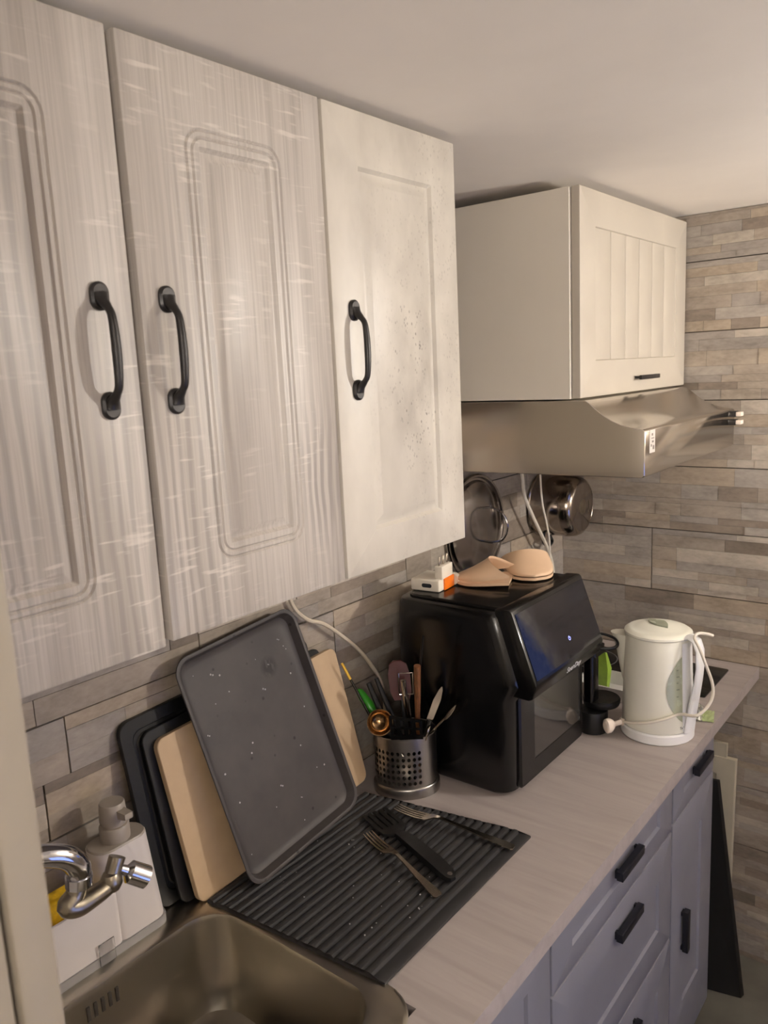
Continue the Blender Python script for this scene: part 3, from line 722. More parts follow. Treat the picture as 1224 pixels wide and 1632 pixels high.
# ------------------------------------------------------------------ utensil holder
hx, hy = .150, 1.233
uh = thing('utensil_holder', 'perforated steel utensil holder between tray and air fryer', 'utensil holder', (hx, hy, ZK))
A_, B__ = .0635, .052
ang0 = math.radians(38)
def hpt(th, z, k=1.):
    x, y = A_ * math.cos(th) * k, B__ * math.sin(th) * k
    return Vector((hx + x * math.cos(ang0) - y * math.sin(ang0), hy + x * math.sin(ang0) + y * math.cos(ang0), z))
sh = B(); NU = 36; z0h, z1h = ZK + .022, 1.024
rows = [z0h + .004 + i * .0128 for i in range(7)]
for i in range(NU):
    t0, t1 = 2 * PI * i / NU, 2 * PI * (i + 1) / NU
    ce = (t0 + t1) / 2
    for r in range(6):
        za, zb = rows[r], rows[r + 1]
        P8 = [(0, 0), (.5, 0), (1, 0), (1, .5), (1, 1), (.5, 1), (0, 1), (0, .5)]
        outer = [hpt(t0 + (t1 - t0) * a, za + (zb - za) * b_) for a, b_ in P8]
        inner = [hpt(t0 + (t1 - t0) * (.5 + .33 * math.cos(math.radians(225 + 45 * k))), za + (zb - za) * (.5 + .33 * math.sin(math.radians(225 + 45 * k)))) for k in range(8)]
        ov = [sh.bm.verts.new(p) for p in outer]
        if -172 < (math.degrees(ce) + 180) % 360 - 180 < -58:
            iv = [sh.bm.verts.new(p) for p in inner]
            for k in range(8): sh.bm.faces.new((ov[k], ov[(k + 1) % 8], iv[(k + 1) % 8], iv[k]))
        else: sh.bm.faces.new(ov)
    for za, zb in ((z0h, rows[0]), (rows[6], z1h)):
        sh.add([hpt(t0, za), hpt((t0 + t1) / 2, za), hpt(t1, za), hpt(t1, zb), hpt((t0 + t1) / 2, zb), hpt(t0, zb)], [(0, 1, 2, 3, 4, 5)])
bmesh.ops.remove_doubles(sh.bm, verts=sh.bm.verts[:], dist=2e-5)
ho = obj('perforated_cup', sh, M['cup'], uh, smooth=30)
def ring(zs_k): return [[hpt(2 * PI * j / 48, z, k) for j in range(48)] for z, k in zs_k]
obj('rim', B().loft(ring([(1.0235, 1.0), (1.0245, 1.025), (1.0265, 1.025), (1.0275, 1.0), (1.0265, .98), (1.0245, .98), (1.0235, 1.0)]), (False, False)), M['cup'], uh)
obj('base', B().loft(ring([(ZK + .0002, 1.07), (ZK + .018, 1.07), (ZK + .021, 1.045), (ZK + .0225, 1.0), (ZK + .0225, .5)])), M['cup'], uh)
# utensils standing in it (each a thing)
FL = ZK + .0235
def up(x, y): return (hx + x, hy + y)
def stick(name, label, foot, top, rads, mat, cat, extra=None):
    p0 = Vector((hx + foot[0], hy + foot[1], FL + .0008)); p1 = Vector(top)
    pts = [p0.lerp(p1, k / (len(rads) - 1)) for k in range(len(rads))]
    t = thing(name, label, cat, p0, 'utensils in the steel holder')
    obj('handle', B().tube(pts, rads, 10, smooth=False), mat, t)
    return t, p0, p1
t, p0, p1 = stick('chopstick', 'thin black stick with gold tip at left of utensil holder', (.0, -.012), (.050, 1.188, 1.128), [.0028, .0028, .0028, .0024], M['blackp'], 'utensil')
obj('gold_tip', B().tube([p0.lerp(p1, .995), p0.lerp(p1, 1.16)], [.0032, .0028], 8, smooth=False), M['gold'], t)
t, p0, p1 = stick('peeler', 'bright green handled peeler leaning left in utensil holder', (.03, .0), (.086, 1.223, 1.04), [.002, .002, .003], M['cut'], 'utensil')
obj('grip', B().tube([p0.lerp(p1, .92), p0.lerp(p1, 1.02), p0.lerp(p1, 1.2), p0.lerp(p1, 1.4), p0.lerp(p1, 1.46)], [.007, .010, .0118, .0085, .003], 12), M['green'], t)
stick('spatula', 'black handled spatula just right of the gold-tipped stick', (.01, -.006), (.075, 1.215, 1.115), [.003, .0045, .006, .0065, .005], M['blackm'], 'utensil')
stick('whisk', 'second black handle behind the green peeler in utensil holder', (.02, .01), (.088, 1.225, 1.125), [.003, .0045, .006, .006, .0045], M['blackm'], 'utensil')
t, p0, p1 = stick('scraper', 'dark red silicone scraper at back of utensil holder', (.0, .012), (.122, 1.262, 1.09), [.003, .003, .003], M['blackm'], 'utensil')
obj('red_blade', B().loft([[tuple(p0.lerp(p1, k) + Vector((dx * w2, dx * w2 * .8, 0)) + Vector((.002 * s2, -.002 * s2, 0))) for dx, s2 in ((-1, -1), (1, -1), (1, 1), (-1, 1))] for k, w2 in ((.9, .012), (1.0, .017), (1.2, .018), (1.34, .014), (1.38, .006))]), M['red'], t)
t, p0, p1 = stick('ladle', 'steel ladle, amber reflection painted on bowl, at front of utensil holder', (.012, .01), (.158, 1.225, 1.135), [.003, .0035, .0045, .006], M['pot'], 'utensil')
lc = Vector((.122, 1.190, 1.050)); Rz = Matrix.Rotation(math.radians(-60), 4, 'Z') @ Matrix.Rotation(math.radians(62), 4, 'Y')
lb = B().lathe([(.003, -.016), (.014, -.0135), (.022, -.006), (.0255, .003), (.0265, .004), (.0245, .004), (.021, -.005), (.013, -.012), (.003, -.0145)], (0, 0, 0), seg=28).xf(Matrix.Translation(lc) @ Rz)
obj('ladle_bowl', lb, M['amber_refl'], t)
t, p0, p1 = stick('wooden_spoon', 'brown wooden handle standing tall at centre of utensil holder', (.015, .02), (.202, 1.215, 1.178), [.004, .0045, .005, .0065, .0068], M['brown'], 'utensil')
t, p0, p1 = stick('fish_slice', 'broad black slotted slice facing out of utensil holder', (.025, -.01), (.19, 1.205, 1.0425), [.003, .003, .003], M['blackp'], 'utensil')
fb = B().loft([[(x + dx, y + dy, z) for dx, dy in ((0, 0), (.0018, -.0018))] for x, y, z in ((0, 0, 0), (0, 0, .001))], (False, False)); fb.bm.free()
ux = Vector((.80, .58, 0)).normalized(); uz = Vector((.05, -.12, 1)).normalized(); un = ux.cross(uz)
m = Matrix((ux, uz, un)).transposed().to_4x4(); m.translation = Vector((.184, 1.196, 1.026))
fb = B()
xs = [-.032, -.026, -.019, -.0105, -.0035, .0035, .0105, .019, .026, .032]; ys = [.0025, .014, .028, .034, .05, .058]
for a in range(9):
    for c_ in range(5):
        if a in (1, 3, 5, 7) and c_ in (1, 3): continue
        top = 0.
        fb.box((xs[a], ys[c_], -.001), (xs[a + 1], ys[c_ + 1] - (.016 * (xs[a] + .038) / .076 if c_ == 4 and False else 0), .001))
bmesh.ops.remove_doubles(fb.bm, verts=fb.bm.verts[:], dist=1e-5)
for v in fb.bm.verts: v.co.y -= max(0, v.co.y) * .25 * (v.co.x + .038) / .076
obj('slotted_blade', fb.xf(m), M['blackp'], t)
t, p0, p1 = stick('steel_turner', 'steel framed spatula end behind the ladle in utensil holder', (.005, .03), (.155, 1.24, 1.10), [.003, .003, .003], M['pot'], 'utensil')
obj('frame', B().tube([p1 + Vector((-.012, -.01, 0)), p1 + Vector((-.012, -.01, .045)), p1 + Vector((.010, .008, .045)), p1 + Vector((.010, .008, 0)), p1 + Vector((-.012, -.01, 0))], .0016, 8, smooth=False), M['pot'], t)
t, p0, p1 = stick('knife', 'small steel knife leaning right in utensil holder', (.02, -.03), (.211, 1.237, 1.06), [.004, .005, .006], M['blackp'], 'utensil')
obj('blade', B().loft([[tuple(p1.lerp(p1 + (p1 - p0) * .5, k) + Vector((dx * w2, dx * w2 * .8, 0)) + Vector((.0006 * s2, -.0006 * s2, 0))) for dx, s2 in ((-1, -1), (1, -1), (1, 1), (-1, 1))] for k, w2 in ((0, .005), (.6, .006), (.9, .003), (1., .0005))]), M['cut'], t)
t, p0, p1 = stick('spoon', 'steel spoon leaning furthest right out of utensil holder', (-.03, -.01), (.229, 1.263, 1.057), [.002, .002, .002], M['cut'], 'utensil')
so = B().lathe([(.001, -.018), (.006, -.013), (.009, 0), (.007, .012), (.001, .02)], (0, 0, 0), seg=14, sc=(1, .35)).xf(Matrix.Translation(p1 + (p1 - p0).normalized() * .016) @ Matrix.Rotation(math.radians(30), 4, 'Z') @ (p1 - p0).to_track_quat('Z', 'Y').to_matrix().to_4x4())
obj('spoon_bowl', so, M['cut'], t)
t, p0, p1 = stick('skewer', 'long thin dark stick rising highest from utensil holder', (-.005, .02), (.212, 1.225, 1.238), [.0022, .0022, .0024, .0026], M['blackp'], 'utensil')
t, p0, p1 = stick('teaspoon', 'short steel spoon with pale bowl at front right of holder', (.02, -.012), (.208, 1.228, 1.026), [.002, .002, .002], M['cut'], 'utensil')
so = B().lathe([(.001, -.014), (.007, -.009), (.010, 0), (.008, .009), (.001, .014)], (0, 0, 0), seg=14, sc=(1, .4)).xf(Matrix.Translation(p1 + (p1 - p0).normalized() * .012) @ (p1 - p0).to_track_quat('Z', 'Y').to_matrix().to_4x4())
obj('spoon_bowl', so, M['cut'], t)

# ------------------------------------------------------------------ air fryer
ay0, ay1 = 1.297, 1.624
af = thing('air_fryer', 'glossy black air fryer oven with slanted control panel', 'air fryer', (.22, (ay0 + ay1) / 2, ZK))
AB = B()
def ring_xy(x0, x1, y0, y1, r, z): return [(p[0], p[1], z) for p in rrect(x0, x1, y0, y1, r, 7)]
F0 = .352
AB.loft([ring_xy(.092, F0 - .012, ay0 + .012, ay1 - .012, .03, ZK + .0005), ring_xy(.085, F0, ay0 + .003, ay1 - .003, .032, ZK + .010), ring_xy(.082, F0 + .004, ay0, ay1, .032, ZK + .03),
         ring_xy(.082, F0 + .006, ay0, ay1, .032, 1.10), ring_xy(.082, F0 + .026, ay0, ay1, .032, 1.135), ring_xy(.082, F0 + .022, ay0, ay1, .032, 1.15), ring_xy(.082, F0 - .006, ay0 + .001, ay1 - .001, .032, 1.24), ring_xy(.084, F0 - .014, ay0 + .003, ay1 - .003, .032, 1.268),
         ring_xy(.088, F0 - .017, ay0 + .007, ay1 - .007, .030, 1.276), ring_xy(.094, F0 - .020, ay0 + .013, ay1 - .013, .026, 1.279)])
obj('body', AB, M['blackp'], af)
obj('top_plate', B().loft([ring_xy(.104, F0 - .004, ay0 + .020, ay1 - .018, .022, 1.2785), ring_xy(.104, F0 - .004, ay0 + .020, ay1 - .018, .022, 1.2845), ring_xy(.106, F0 - .006, ay0 + .022, ay1 - .020, .021, 1.286)]), M['blackp'], af)
# control head: sloped housing in front of the body
HP = [(F0 - .03, 1.2855), (F0 + .002, 1.2875), (F0 + .007, 1.283), (F0 + .055, 1.150), (F0 + .057, 1.144), (F0 + .050, 1.118), (F0 + .040, 1.113), (F0 - .03, 1.113)]
hd_ = obj('control_head', B().prism(HP, ay0 + .012, ay1 - .004, 'y', .003, 2), M['blackp'], af)
pa, pb_ = Vector((F0 + .008, 0, 1.2800)), Vector((F0 + .0545, 0, 1.1515))
sl = (pb_ - pa).normalized(); nn = Vector((-sl.z, 0, sl.x)); nn = nn if nn.x > 0 else -nn
def pp(y, k, o): v = pa.lerp(pb_, k) + nn * o; return (v.x, y, v.z)
yy0, yy1 = ay0 + .020, ay1 - .010
obj('control_panel', B().loft([[pp(yy0, 0.02, -.001), pp(yy1, 0.02, -.001), pp(yy1, .985, -.001), pp(yy0, .985, -.001)], [pp(yy0, 0.02, .0016), pp(yy1, 0.02, .0016), pp(yy1, .985, .0016), pp(yy0, .985, .0016)]]), M['panelg'], hd_, smooth=0)
c0 = Vector(pp(ay0 + .185, .72, .0018))
lb = B()
for k in range(10):
    a0 = math.radians(60 + 300 * k / 10 + 0); a1 = math.radians(60 + 300 * (k + 1) / 10)
    q = []
    for rr, aa in ((.0034, a0), (.0034, a1), (.0046, a1), (.0046, a0)): q.append(c0 + Vector((0, 1, 0)) * math.cos(aa + .5) * rr + sl * -1 * math.sin(aa + .5) * rr)
    lb.add(q, [(0, 1, 2, 3)])
lb.add([c0 + Vector((0, -.0006, 0)), c0 + Vector((0, .0006, 0)), c0 + Vector((0, .0006, 0)) - sl * .005, c0 + Vector((0, -.0006, 0)) - sl * .005], [(0, 1, 2, 3)])
obj('standby_light', lb, M['led'], hd_, smooth=0)
la, lb_ = Vector((F0 + .0565, 0, 1.1425)), Vector((F0 + .0505, 0, 1.120))
up_ = (la - lb_).normalized(); ln = Vector((0, 1, 0)).cross(up_)
text('badge', 'SeenDay', .0185, tuple(lb_.lerp(la, .22) + Vector((0, ay0 + .150, 0)) + Vector((.0006, 0, 0))), (0, 1, 0), tuple(up_), M['silver'], hd_)
# door with smoked glass
fd = B()
XD = F0 + .012
fy0, fy1, fz0, fz1 = ay0 + .030, ay1 - .010, ZK + .012, 1.111
gy0, gy1, gz0, gz1 = ay0 + .088, ay1 - .028, .955, 1.106
def dl(y0, y1, z0, z1, x, r): return [(x, p[0], p[1]) for p in rrect(y0, y1, z0, z1, r, 5)]
fd.loft([dl(fy0, fy1, fz0, fz1, F0 - .012, .012), dl(fy0, fy1, fz0, fz1, XD - .004, .012), dl(fy0 + .004, fy1 - .004, fz0 + .004, fz1 - .001, XD, .010), dl(gy0, gy1, gz0, gz1, XD, .002), dl(gy0 + .002, gy1 - .002, gz0 + .002, gz1 - .001, XD - .004, .002)])
dd = obj('door', fd, M['blackp'], af)
obj('door_glass', B().box((XD - .0045, gy0 + .0015, gz0 + .0015), (XD - .0012, gy1 - .0015, gz1 - .0015)), M['ovenglass'], dd, smooth=0)

# charger and plug on top of it
TP = 1.2862
ch = thing('charger', 'white plug-in charger with three pins and orange patch on air fryer', 'charger', (.13, 1.38, TP))
cm = Matrix.Translation((.102, 1.338, TP)) @ Matrix.Rotation(math.radians(7), 4, 'Z')
obj('body', B().box((0, 0, .0004), (.068, .075, .026), .004, 3).xf(cm), M['charger'], ch)
obj('port', B().loft([[(p[0], -.0004, p[1]) for p in rrect(.027, .05, .009, .0175, .004)], [(p[0], .0006, p[1]) for p in rrect(.027, .05, .009, .0175, .004)]]).xf(cm), M['port'], ch)
obj('plug_block', B().box((.052, .012, .0245), (.0695, .062, .053), .002, 2).xf(cm), M['charger'], ch)
for k in range(3):
    obj('pin', B().lathe([(.0021, .052), (.0021, .071), (.0012, .0725)], (.060, .020 + k * .017, 0), seg=10).xf(cm), M['cut'], ch)
obj('orange_patch', B().box((.0675, .020, .001), (.0715, .064, .026), .0015, 2).xf(cm), M['orange'], ch)
obj('end_knob', B().lathe([(.013, .0), (.013, .012), (.010, .016)], (.066, .066, .0135), 'y', seg=20).xf(cm), M['charger'], ch)

# silicone mitts
def mitt(label, nose, d, Lm, Wm, Hm, seed):
    t = thing('oven_mitt', label, 'oven mitt', (nose[0] + d[0] * Lm / 2, nose[1] + d[1] * Lm / 2, TP), 'silicone pinch mitts on the air fryer')
    dx = Vector((d[0], d[1], 0)).normalized(); sx = Vector((-dx.y, dx.x, 0)); N, K = 14, 14
    def surf(fh, off):
        g = []
        for i in range(N + 1):
            u = i / N; row = []
            hw = Wm / 2 * (max(0., 1 - (1 - min(1, u / .62)) ** 2.2)) ** .5 if u < .62 else Wm / 2
            hw = max(hw, .002)
            for j in range(K + 1):
                v = -1 + 2 * j / K
                row.append(Vector((nose[0], nose[1], TP)) + dx * (u * Lm + off * u * u * math.cos(v * PI / 2)) + sx * (hw * math.sin(v * PI / 2)) + Vector((0, 0, fh(u, math.sin(v * PI / 2)))))
            g.append(row)
        return g
    def shell(fh, th, off, name):
        b = B(); top = surf(lambda u, v: fh(u, v) + th, off); bot = surf(fh, off)
        vt = [[b.bm.verts.new(p) for p in r] for r in top]; vb = [[b.bm.verts.new(p) for p in r] for r in bot]
        for i in range(N):
            for j in range(K):
                b.bm.faces.new((vt[i][j], vt[i + 1][j], vt[i + 1][j + 1], vt[i][j + 1])); b.bm.faces.new((vb[i][j], vb[i][j + 1], vb[i + 1][j + 1], vb[i + 1][j]))
        for i in range(N):
            b.bm.faces.new((vt[i][0], vb[i][0], vb[i + 1][0], vt[i + 1][0])); b.bm.faces.new((vt[i][K], vt[i + 1][K], vb[i + 1][K], vb[i][K]))
        for j in range(K):
            b.bm.faces.new((vt[0][j], vt[0][j + 1], vb[0][j + 1], vb[0][j])); b.bm.faces.new((vt[N][j], vb[N][j], vb[N][j + 1], vt[N][j + 1]))
        return obj(name, b, M['mitt'], t, smooth=60)
    shell(lambda u, v: .0006 + .009 * v * v * u + .012 * max(0, .25 - u), .0058, -.006, 'lower_pad')
    shell(lambda u, v: .0108 + .004 * max(0, .3 - u) + .015 * u ** 1.7 + (Hm - .022) * (math.sin(min(1, u * 1.05) * PI / 2) ** .9) * (max(0., 1 - v * v) ** .55), .0042, -.050, 'upper_pad')
    return t
mitt('beige silicone pinch mitt beside the white charger, mouth open to right', (.150, 1.435), (.93, .36), .125, .095, .050, 1)
mitt('beige silicone pinch mitt at the back, rounded front facing the room', (.302, 1.512), (-.62, .78), .118, .105, .050, 2)

# ------------------------------------------------------------------ lid and pot hung on the wall, cables
ld = thing('pan_lid', 'large shiny steel pan lid with wire loop handle on left wall', 'pan lid', (.002, 1.757, 1.21))
obj('dome', B().lathe([(.002, .030), (.05, .028), (.095, .021), (.118, .012), (.123, .004), (.128, .004), (.131, .010), (.136, .011), (.139, .008), (.139, .004), (.135, .002), (.10, .003)], (.002, 1.753, 1.336), 'x', seg=56), M['lid'], ld)
obj('loop_handle', B().tube([(.028, 1.757, 1.388), (.050, 1.757, 1.390), (.078, 1.757, 1.383), (.094, 1.757, 1.364), (.098, 1.757, 1.345), (.094, 1.757, 1.326), (.078, 1.757, 1.307), (.050, 1.757, 1.300), (.028, 1.757, 1.302)], .0032, 10), M['chrome'], ld)
po = thing('saucepan', 'polished saucepan hung on left wall with its base facing out', 'saucepan', (.004, 2.125, 1.25))
pr = [(.092, .004), (.094, .006), (.092, .010), (.0895, .012), (.0890, .095), (.086, .115), (.080, .127), (.074, .132), (.070, .1335), (.069, .1325), (.040, .1325), (.038, .1335), (.004, .1335)]
obj('body', B().lathe(pr, (.0, 2.125, 1.338), 'x', seg=56), M['pot'], po)
obj('base_emblem', B().lathe([(.022, .1335), (.022, .1342), (.017, .1342), (.017, .1337), (.004, .1337)], (.0, 2.125, 1.338), 'x', seg=30), M['nickel'], po)
obj('side_handle', B().tube([(.03, 2.085, 1.262), (.035, 2.075, 1.235), (.04, 2.095, 1.222), (.04, 2.118, 1.230), (.03, 2.118, 1.250)], .005, 8), M['blackm'], po)
def cable(label, pts, r, mat, name='power_cable'):
    return tag(obj(name, B().tube(pts, r, 8), mat, loc=pts[-1]), label, 'cable')
cable('thick white cable hanging from the cooker hood behind the mitts', [(.05, 1.905, 1.502), (.05, 1.926, 1.452), (.05, 1.938, 1.393), (.05, 1.979, 1.334), (.05, 2.029, 1.271), (.05, 2.078, 1.206), (.05, 2.105, 1.13), (.05, 2.11, .95), (.06, 2.10, .905)], .0048, M['cord'])
cable('thin white cable hanging in front of the polished saucepan', [(.15, 1.835, 1.503), (.15, 1.845, 1.40), (.152, 1.868, 1.33), (.15, 1.885, 1.26), (.145, 1.885, 1.1), (.145, 1.89, .9035)], .0025, M['cord'])
cable('beige cable running down the tiles from the grey wall cabinet', [(.012, 1.045, 1.452), (.012, 1.07, 1.325), (.016, 1.105, 1.275), (.02, 1.15, 1.252), (.02, 1.20, 1.213), (.02, 1.25, 1.168), (.02, 1.29, 1.12), (.03, 1.315, 1.06), (.03, 1.32, .95), (.03, 1.32, .905)], .0042, M['cordg'])

# ------------------------------------------------------------------ kettle
kx, ky = .484, 1.748
kt = thing('kettle', 'cream electric kettle with white cord wrapped around it', 'kettle', (kx, ky, ZK))
obj('base', B().lathe([(.078, .0004), (.0805, .003), (.0805, .021), (.078, .0245), (.06, .0245)], (kx, ky, ZK), seg=56), M['kettlew'], kt)
kb = [(.076, .0255), (.0775, .028), (.0755, .10), (.0725, .18), (.0705, .232), (.0695, .236), (.06, .238)]
obj('body', B().lathe(kb, (kx, ky, ZK), seg=64), M['kettle'], kt)
def kr(z):
    for (r0, z0), (r1, z1) in zip(kb[:-1], kb[1:]):
        if z0 <= z <= z1: return r0 + (r1 - r0) * (z - z0) / (z1 - z0)
    return .07
obj('lid', B().lathe([(.0715, .2365), (.0735, .2395), (.0728, .2435), (.067, .2475), (.060, .2500), (.057, .2498), (.046, .2540), (.028, .2575), (.004, .2590)], (kx, ky, ZK), seg=56), M['kettle'], kt)
gl = B()
pts = []
for k in range(17):
    a = -1 + 2 * k / 16; pts.append((a * .034, .016 * (1 - a * a)))
poly = pts + [(p[0], -p[1]) for p in pts[-2:0:-1]]
ga = math.radians(-35)
gl.loft([[(kx + (u * math.cos(ga) - v * math.sin(ga)) , ky + (u * math.sin(ga) + v * math.cos(ga)), ZK + z0 - .0026 * abs(u / .034)) for u, v in poly] for z0 in (.2575, .2622)])
obj('lid_grip', gl, M['gauge'], kt)
HA = math.radians(-10); SA = math.radians(186)
# spout
spb = B(); Ls = []
for z, d, hw in ((.095, -.004, .005), (.12, .005, .013), (.15, .012, .019), (.18, .0185, .0235), (.205, .025, .026), (.219, .031, .026), (.2265, .036, .0245)):
    lp_ = []
    for k in range(11):
        a = -PI / 2 + PI * k / 10
        rr = kr(min(z, .23)) - .012 + (d + .012) * (math.cos(a) ** .8 if math.cos(a) > 0 else 0); tt = hw * math.sin(a)
        lp_.append((kx + rr * math.cos(SA) - tt * math.sin(SA), ky + rr * math.sin(SA) + tt * math.cos(SA), ZK + z + (.003 * math.cos(a) if z > .23 else 0)))
    Ls.append(lp_)
spb.loft(Ls)
obj('spout', spb, M['kettle'], kt)
# handle: long loop close to the body
def kh(d, z, t=0.): return (kx + d * math.cos(HA) - t * math.sin(HA), ky + d * math.sin(HA) + t * math.cos(HA), ZK + z)
hb = B(); Ls = []
for d, z, w2, th in ((.058, .236, .018, .011), (.078, .243, .018, .010), (.091, .237, .0175, .0095), (.0985, .217, .017, .0095), (.0995, .18, .017, .009), (.096, .145, .0175, .0095), (.090, .11, .0185, .011), (.084, .075, .020, .012), (.080, .045, .0215, .012), (.078, .026, .0215, .012)):
    Ls.append((d, z, w2, th))
LL = []
for i, (d, z, w2, th) in enumerate(Ls):
    d0, z0 = Ls[max(i - 1, 0)][:2]; d1, z1 = Ls[min(i + 1, len(Ls) - 1)][:2]
    tx, tz = d1 - d0, z1 - z0; q = math.hypot(tx, tz); nx, nz_ = -tz / q, tx / q
    LL.append([kh(d + nx * th * math.sin(a) * .62, z + nz_ * th * math.sin(a) * .62, w2 * math.cos(a)) for a in [2 * PI * j / 14 for j in range(14)]])
hb.loft(LL)
obj('handle', hb, M['kettlew'], kt)
# water gauge: lens shaped window beside the handle, with marks
gb = B(); row0 = []; row1 = []
GA = math.radians(-28)
g0, g1 = [], []
for k in range(21):
    z = .052 + .150 * k / 20; s = math.sin(PI * k / 20) ** .8
    a1 = GA; a0 = GA - .50 * s - .004
    g0.append((a0, z)); g1.append((a1, z))
def kc(a, z, o): r = kr(z) + o; return (kx + r * math.cos(a), ky + r * math.sin(a), ZK + z)
for k in range(20):
    for j in range(6):
        q = []
        for kk, jj in ((k, j), (k, j + 1), (k + 1, j + 1), (k + 1, j)):
            a = g0[kk][0] + (g1[kk][0] - g0[kk][0]) * jj / 6; q.append(kc(a, g0[kk][1], .0012))
        gb.add(q, [(0, 1, 2, 3)])
bmesh.ops.remove_doubles(gb.bm, verts=gb.bm.verts[:], dist=1e-6)
wp = B()
for k in range(21):
    for j in range(8):
        q = []
        for kk, jj in ((k, j), (k, j + 1), (k + 1, j + 1), (k + 1, j)): q.append(kc(math.radians(-27 + 40 * jj / 8), .030 + .200 * kk / 21, .0011))
        wp.add(q, [(0, 1, 2, 3)])
bmesh.ops.remove_doubles(wp.bm, verts=wp.bm.verts[:], dist=1e-6)
obj('back_panel', wp, M['kettlew'], kt)
gg = obj('water_gauge', gb, M['gauge'], kt)
gm = B()
for z, wd_ in ((.172, .07), (.157, .10), (.143, .06), (.128, .10), (.112, .07)):
    gm.add([kc(GA - .20, z, .0016), kc(GA - .20 + wd_, z, .0016), kc(GA - .20 + wd_, z + .0028, .0016), kc(GA - .20, z + .0028, .0016)], [(0, 1, 2, 3)])
obj('gauge_marks', gm, M['gaugem'], gg, smooth=0)
a = math.radians(-33); r = kr(.037) + .0006
text('badge', 'Tefal', .0085, kc(a, .036, .0012), (-math.sin(a + .12), math.cos(a + .12), 0), (0, 0, 1), M['ink'], kt, .0003)
obj('clip', B().box((0, -.003, .004), (.003, .003, .020), .0008).xf(Matrix.Translation(kc(math.radians(-28), 0, .0035)) @ Matrix.Rotation(math.radians(-28), 4, 'Z')), M['kettlew'], kt)
CP = [kh(.112, .246, .030), kh(.104, .252, .016), kh(.093, .2545, .0), kh(.094, .248, -.016), kh(.108, .228, -.020), kh(.121, .19, -.014), kh(.130, .15, -.004), kh(.131, .12, -.006), kh(.124, .097, -.022), kh(.112, .085, -.042)]
for ang, z, o in ((-38, .078, .012), (-58, .068, .007), (-80, .056, .006), (-102, .046, .006), (-120, .038, .006), (-132, .033, .008)): CP.append(kc(math.radians(ang), z, o))
obj('cord', B().tube(CP, .0034, 10), M['cord'], kt)
pe = Vector(CP[-1]); pd = Vector((-.52, -.85, -.06)).normalized()
pg = B().tube([pe - pd * .006, pe + pd * .003, pe + pd * .004, pe + pd * .022, pe + pd * .024, pe + pd * .030, pe + pd * .034, pe + pd * .043, pe + pd * .046], [.005, .0105, .0062, .0062, .010, .015, .0175, .0170, .012], 18, smooth=False, flat=((0, 0, 1), .72))
obj('plug', pg, M['plug'], kt)

# ------------------------------------------------------------------ capsule coffee machine behind the air fryer
cfx, cfy = .372, 1.694
cf = thing('coffee_machine', 'small black coffee machine with round foot between air fryer and kettle', 'coffee machine', (cfx, cfy, ZK))
obj('foot', B().lathe([(.031, .0004), (.0325, .002), (.0345, .045), (.033, .052)], (cfx - .012, cfy - .018, ZK), seg=36), M['blackm'], cf)
obj('drip_tray', B().lathe([(.033, .0525), (.040, .056), (.043, .064), (.043, .070), (.040, .0725), (.036, .0715)], (cfx - .004, cfy + .012, ZK), seg=40), M['blackm'], cf)
cl = B().loft([[(p[0], p[1], z) for p in rrect(.340, .366, 1.664, 1.70, .008)] for z in (ZK + .070, ZK + .185)])
obj('column', cl, M['blackp'], cf)
obj('head', B().loft([[(p[0], p[1], z) for p in rrect(.340, .378, 1.652, 1.71, .012)] for z in (ZK + .1852, ZK + .200, ZK + .204)]), M['blackp'], cf)
obj('lever', B().tube([(.368, 1.660, ZK + .2085), (.388, 1.664, ZK + .206), (.409, 1.676, ZK + .208), (.413, 1.692, ZK + .214), (.400, 1.702, ZK + .222), (.375, 1.70, ZK + .228), (.350, 1.69, ZK + .228)], .0042, 10, flat=((0, 0, 1), .7)), M['blackm'], cf)

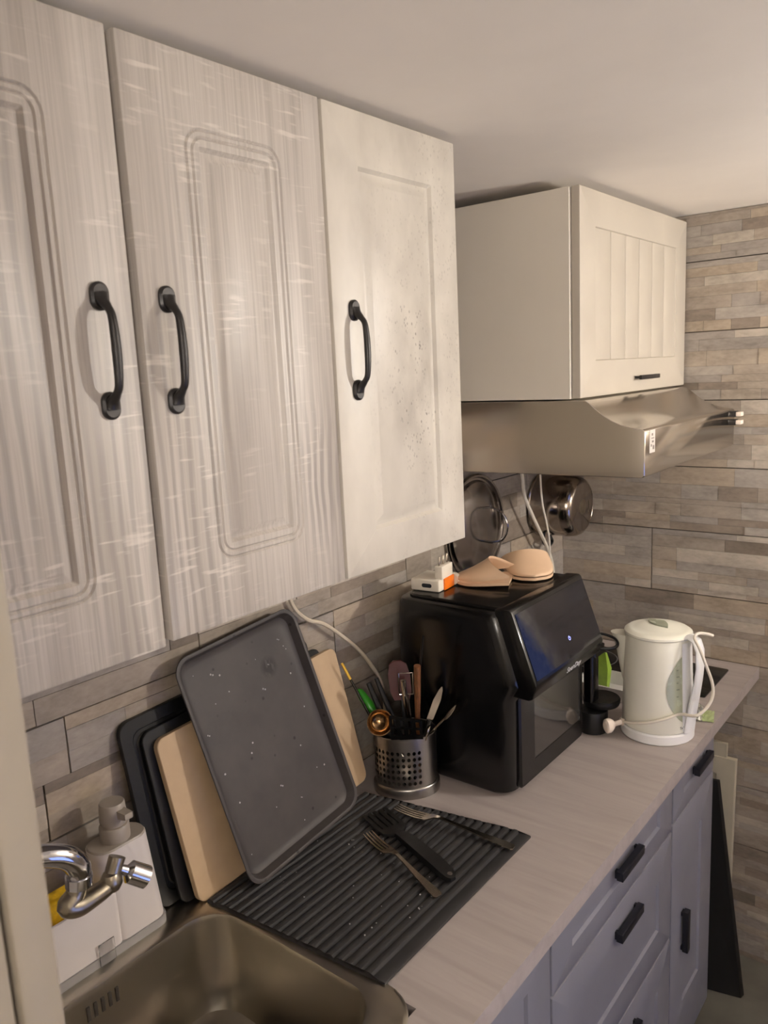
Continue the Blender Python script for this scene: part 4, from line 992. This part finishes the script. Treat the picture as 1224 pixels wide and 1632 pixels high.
# small things at the back of the worktop
tb = thing('plastic_tub', 'white plastic tub behind the coffee machine and kettle', 'tub', (.30, 1.90, ZK))
def tq(i, z): return [(p[0], p[1], z) for p in rrect(.235 + i, .385 - i, 1.845 + i, 1.955 - i, .012)]
obj('shell', B().loft([tq(.008, ZK + .0005), tq(0, ZK + .034), tq(-.002, ZK + .036), tq(.002, ZK + .0365), tq(.010, ZK + .004)]), M['whitep'], tb)
gp = B().loft([[(.262, 1.905, ZK + .005), (.300, 1.898, ZK + .005), (.302, 1.910, ZK + .005), (.264, 1.918, ZK + .005)], [(.258, 1.905, ZK + .06), (.303, 1.898, ZK + .06), (.307, 1.914, ZK + .06), (.262, 1.922, ZK + .06)], [(.266, 1.905, ZK + .10), (.296, 1.900, ZK + .104), (.298, 1.904, ZK + .104), (.268, 1.909, ZK + .10)]])
tag(obj('packet', gp, M['lime'], loc=(.28, 1.91, ZK)), 'lime green packet standing in the white tub', 'packet')
fo = thing('wrapper', 'torn pale green and foil wrapper at worktop edge beside kettle', 'wrapper', (.545, 1.89, ZK))
def crumple(x0, x1, y0, y1, amp, seed, rot, cen):
    rg = random.Random(seed); b = B(); N = 8; top = []; hs = [[rg.uniform(.1, 1) * amp for _ in range(N + 1)] for _ in range(N + 1)]
    V = [[b.bm.verts.new((x0 + (x1 - x0) * i / N, y0 + (y1 - y0) * j / N, ZK + .0012 + hs[i][j] * (1 if 0 < i < N and 0 < j < N else .25))) for j in range(N + 1)] for i in range(N + 1)]
    W = [[b.bm.verts.new(V[i][j].co - Vector((0, 0, .0006))) for j in range(N + 1)] for i in range(N + 1)]
    for i in range(N):
        for j in range(N):
            b.bm.faces.new((V[i][j], V[i + 1][j], V[i + 1][j + 1], V[i][j + 1])); b.bm.faces.new((W[i][j], W[i][j + 1], W[i + 1][j + 1], W[i + 1][j]))
    b.xf(Matrix.Translation(cen) @ Matrix.Rotation(rot, 4, 'Z') @ Matrix.Translation(-Vector(cen))); return b
obj('green_flap', crumple(.540, .572, 1.85, 1.915, .004, 3, .25, (.555, 1.88, 0)), M['packet'], fo, smooth=0)
obj('foil', crumple(.505, .545, 1.84, 1.93, .016, 4, .25, (.525, 1.885, 0)), M['foil'], fo, smooth=0)
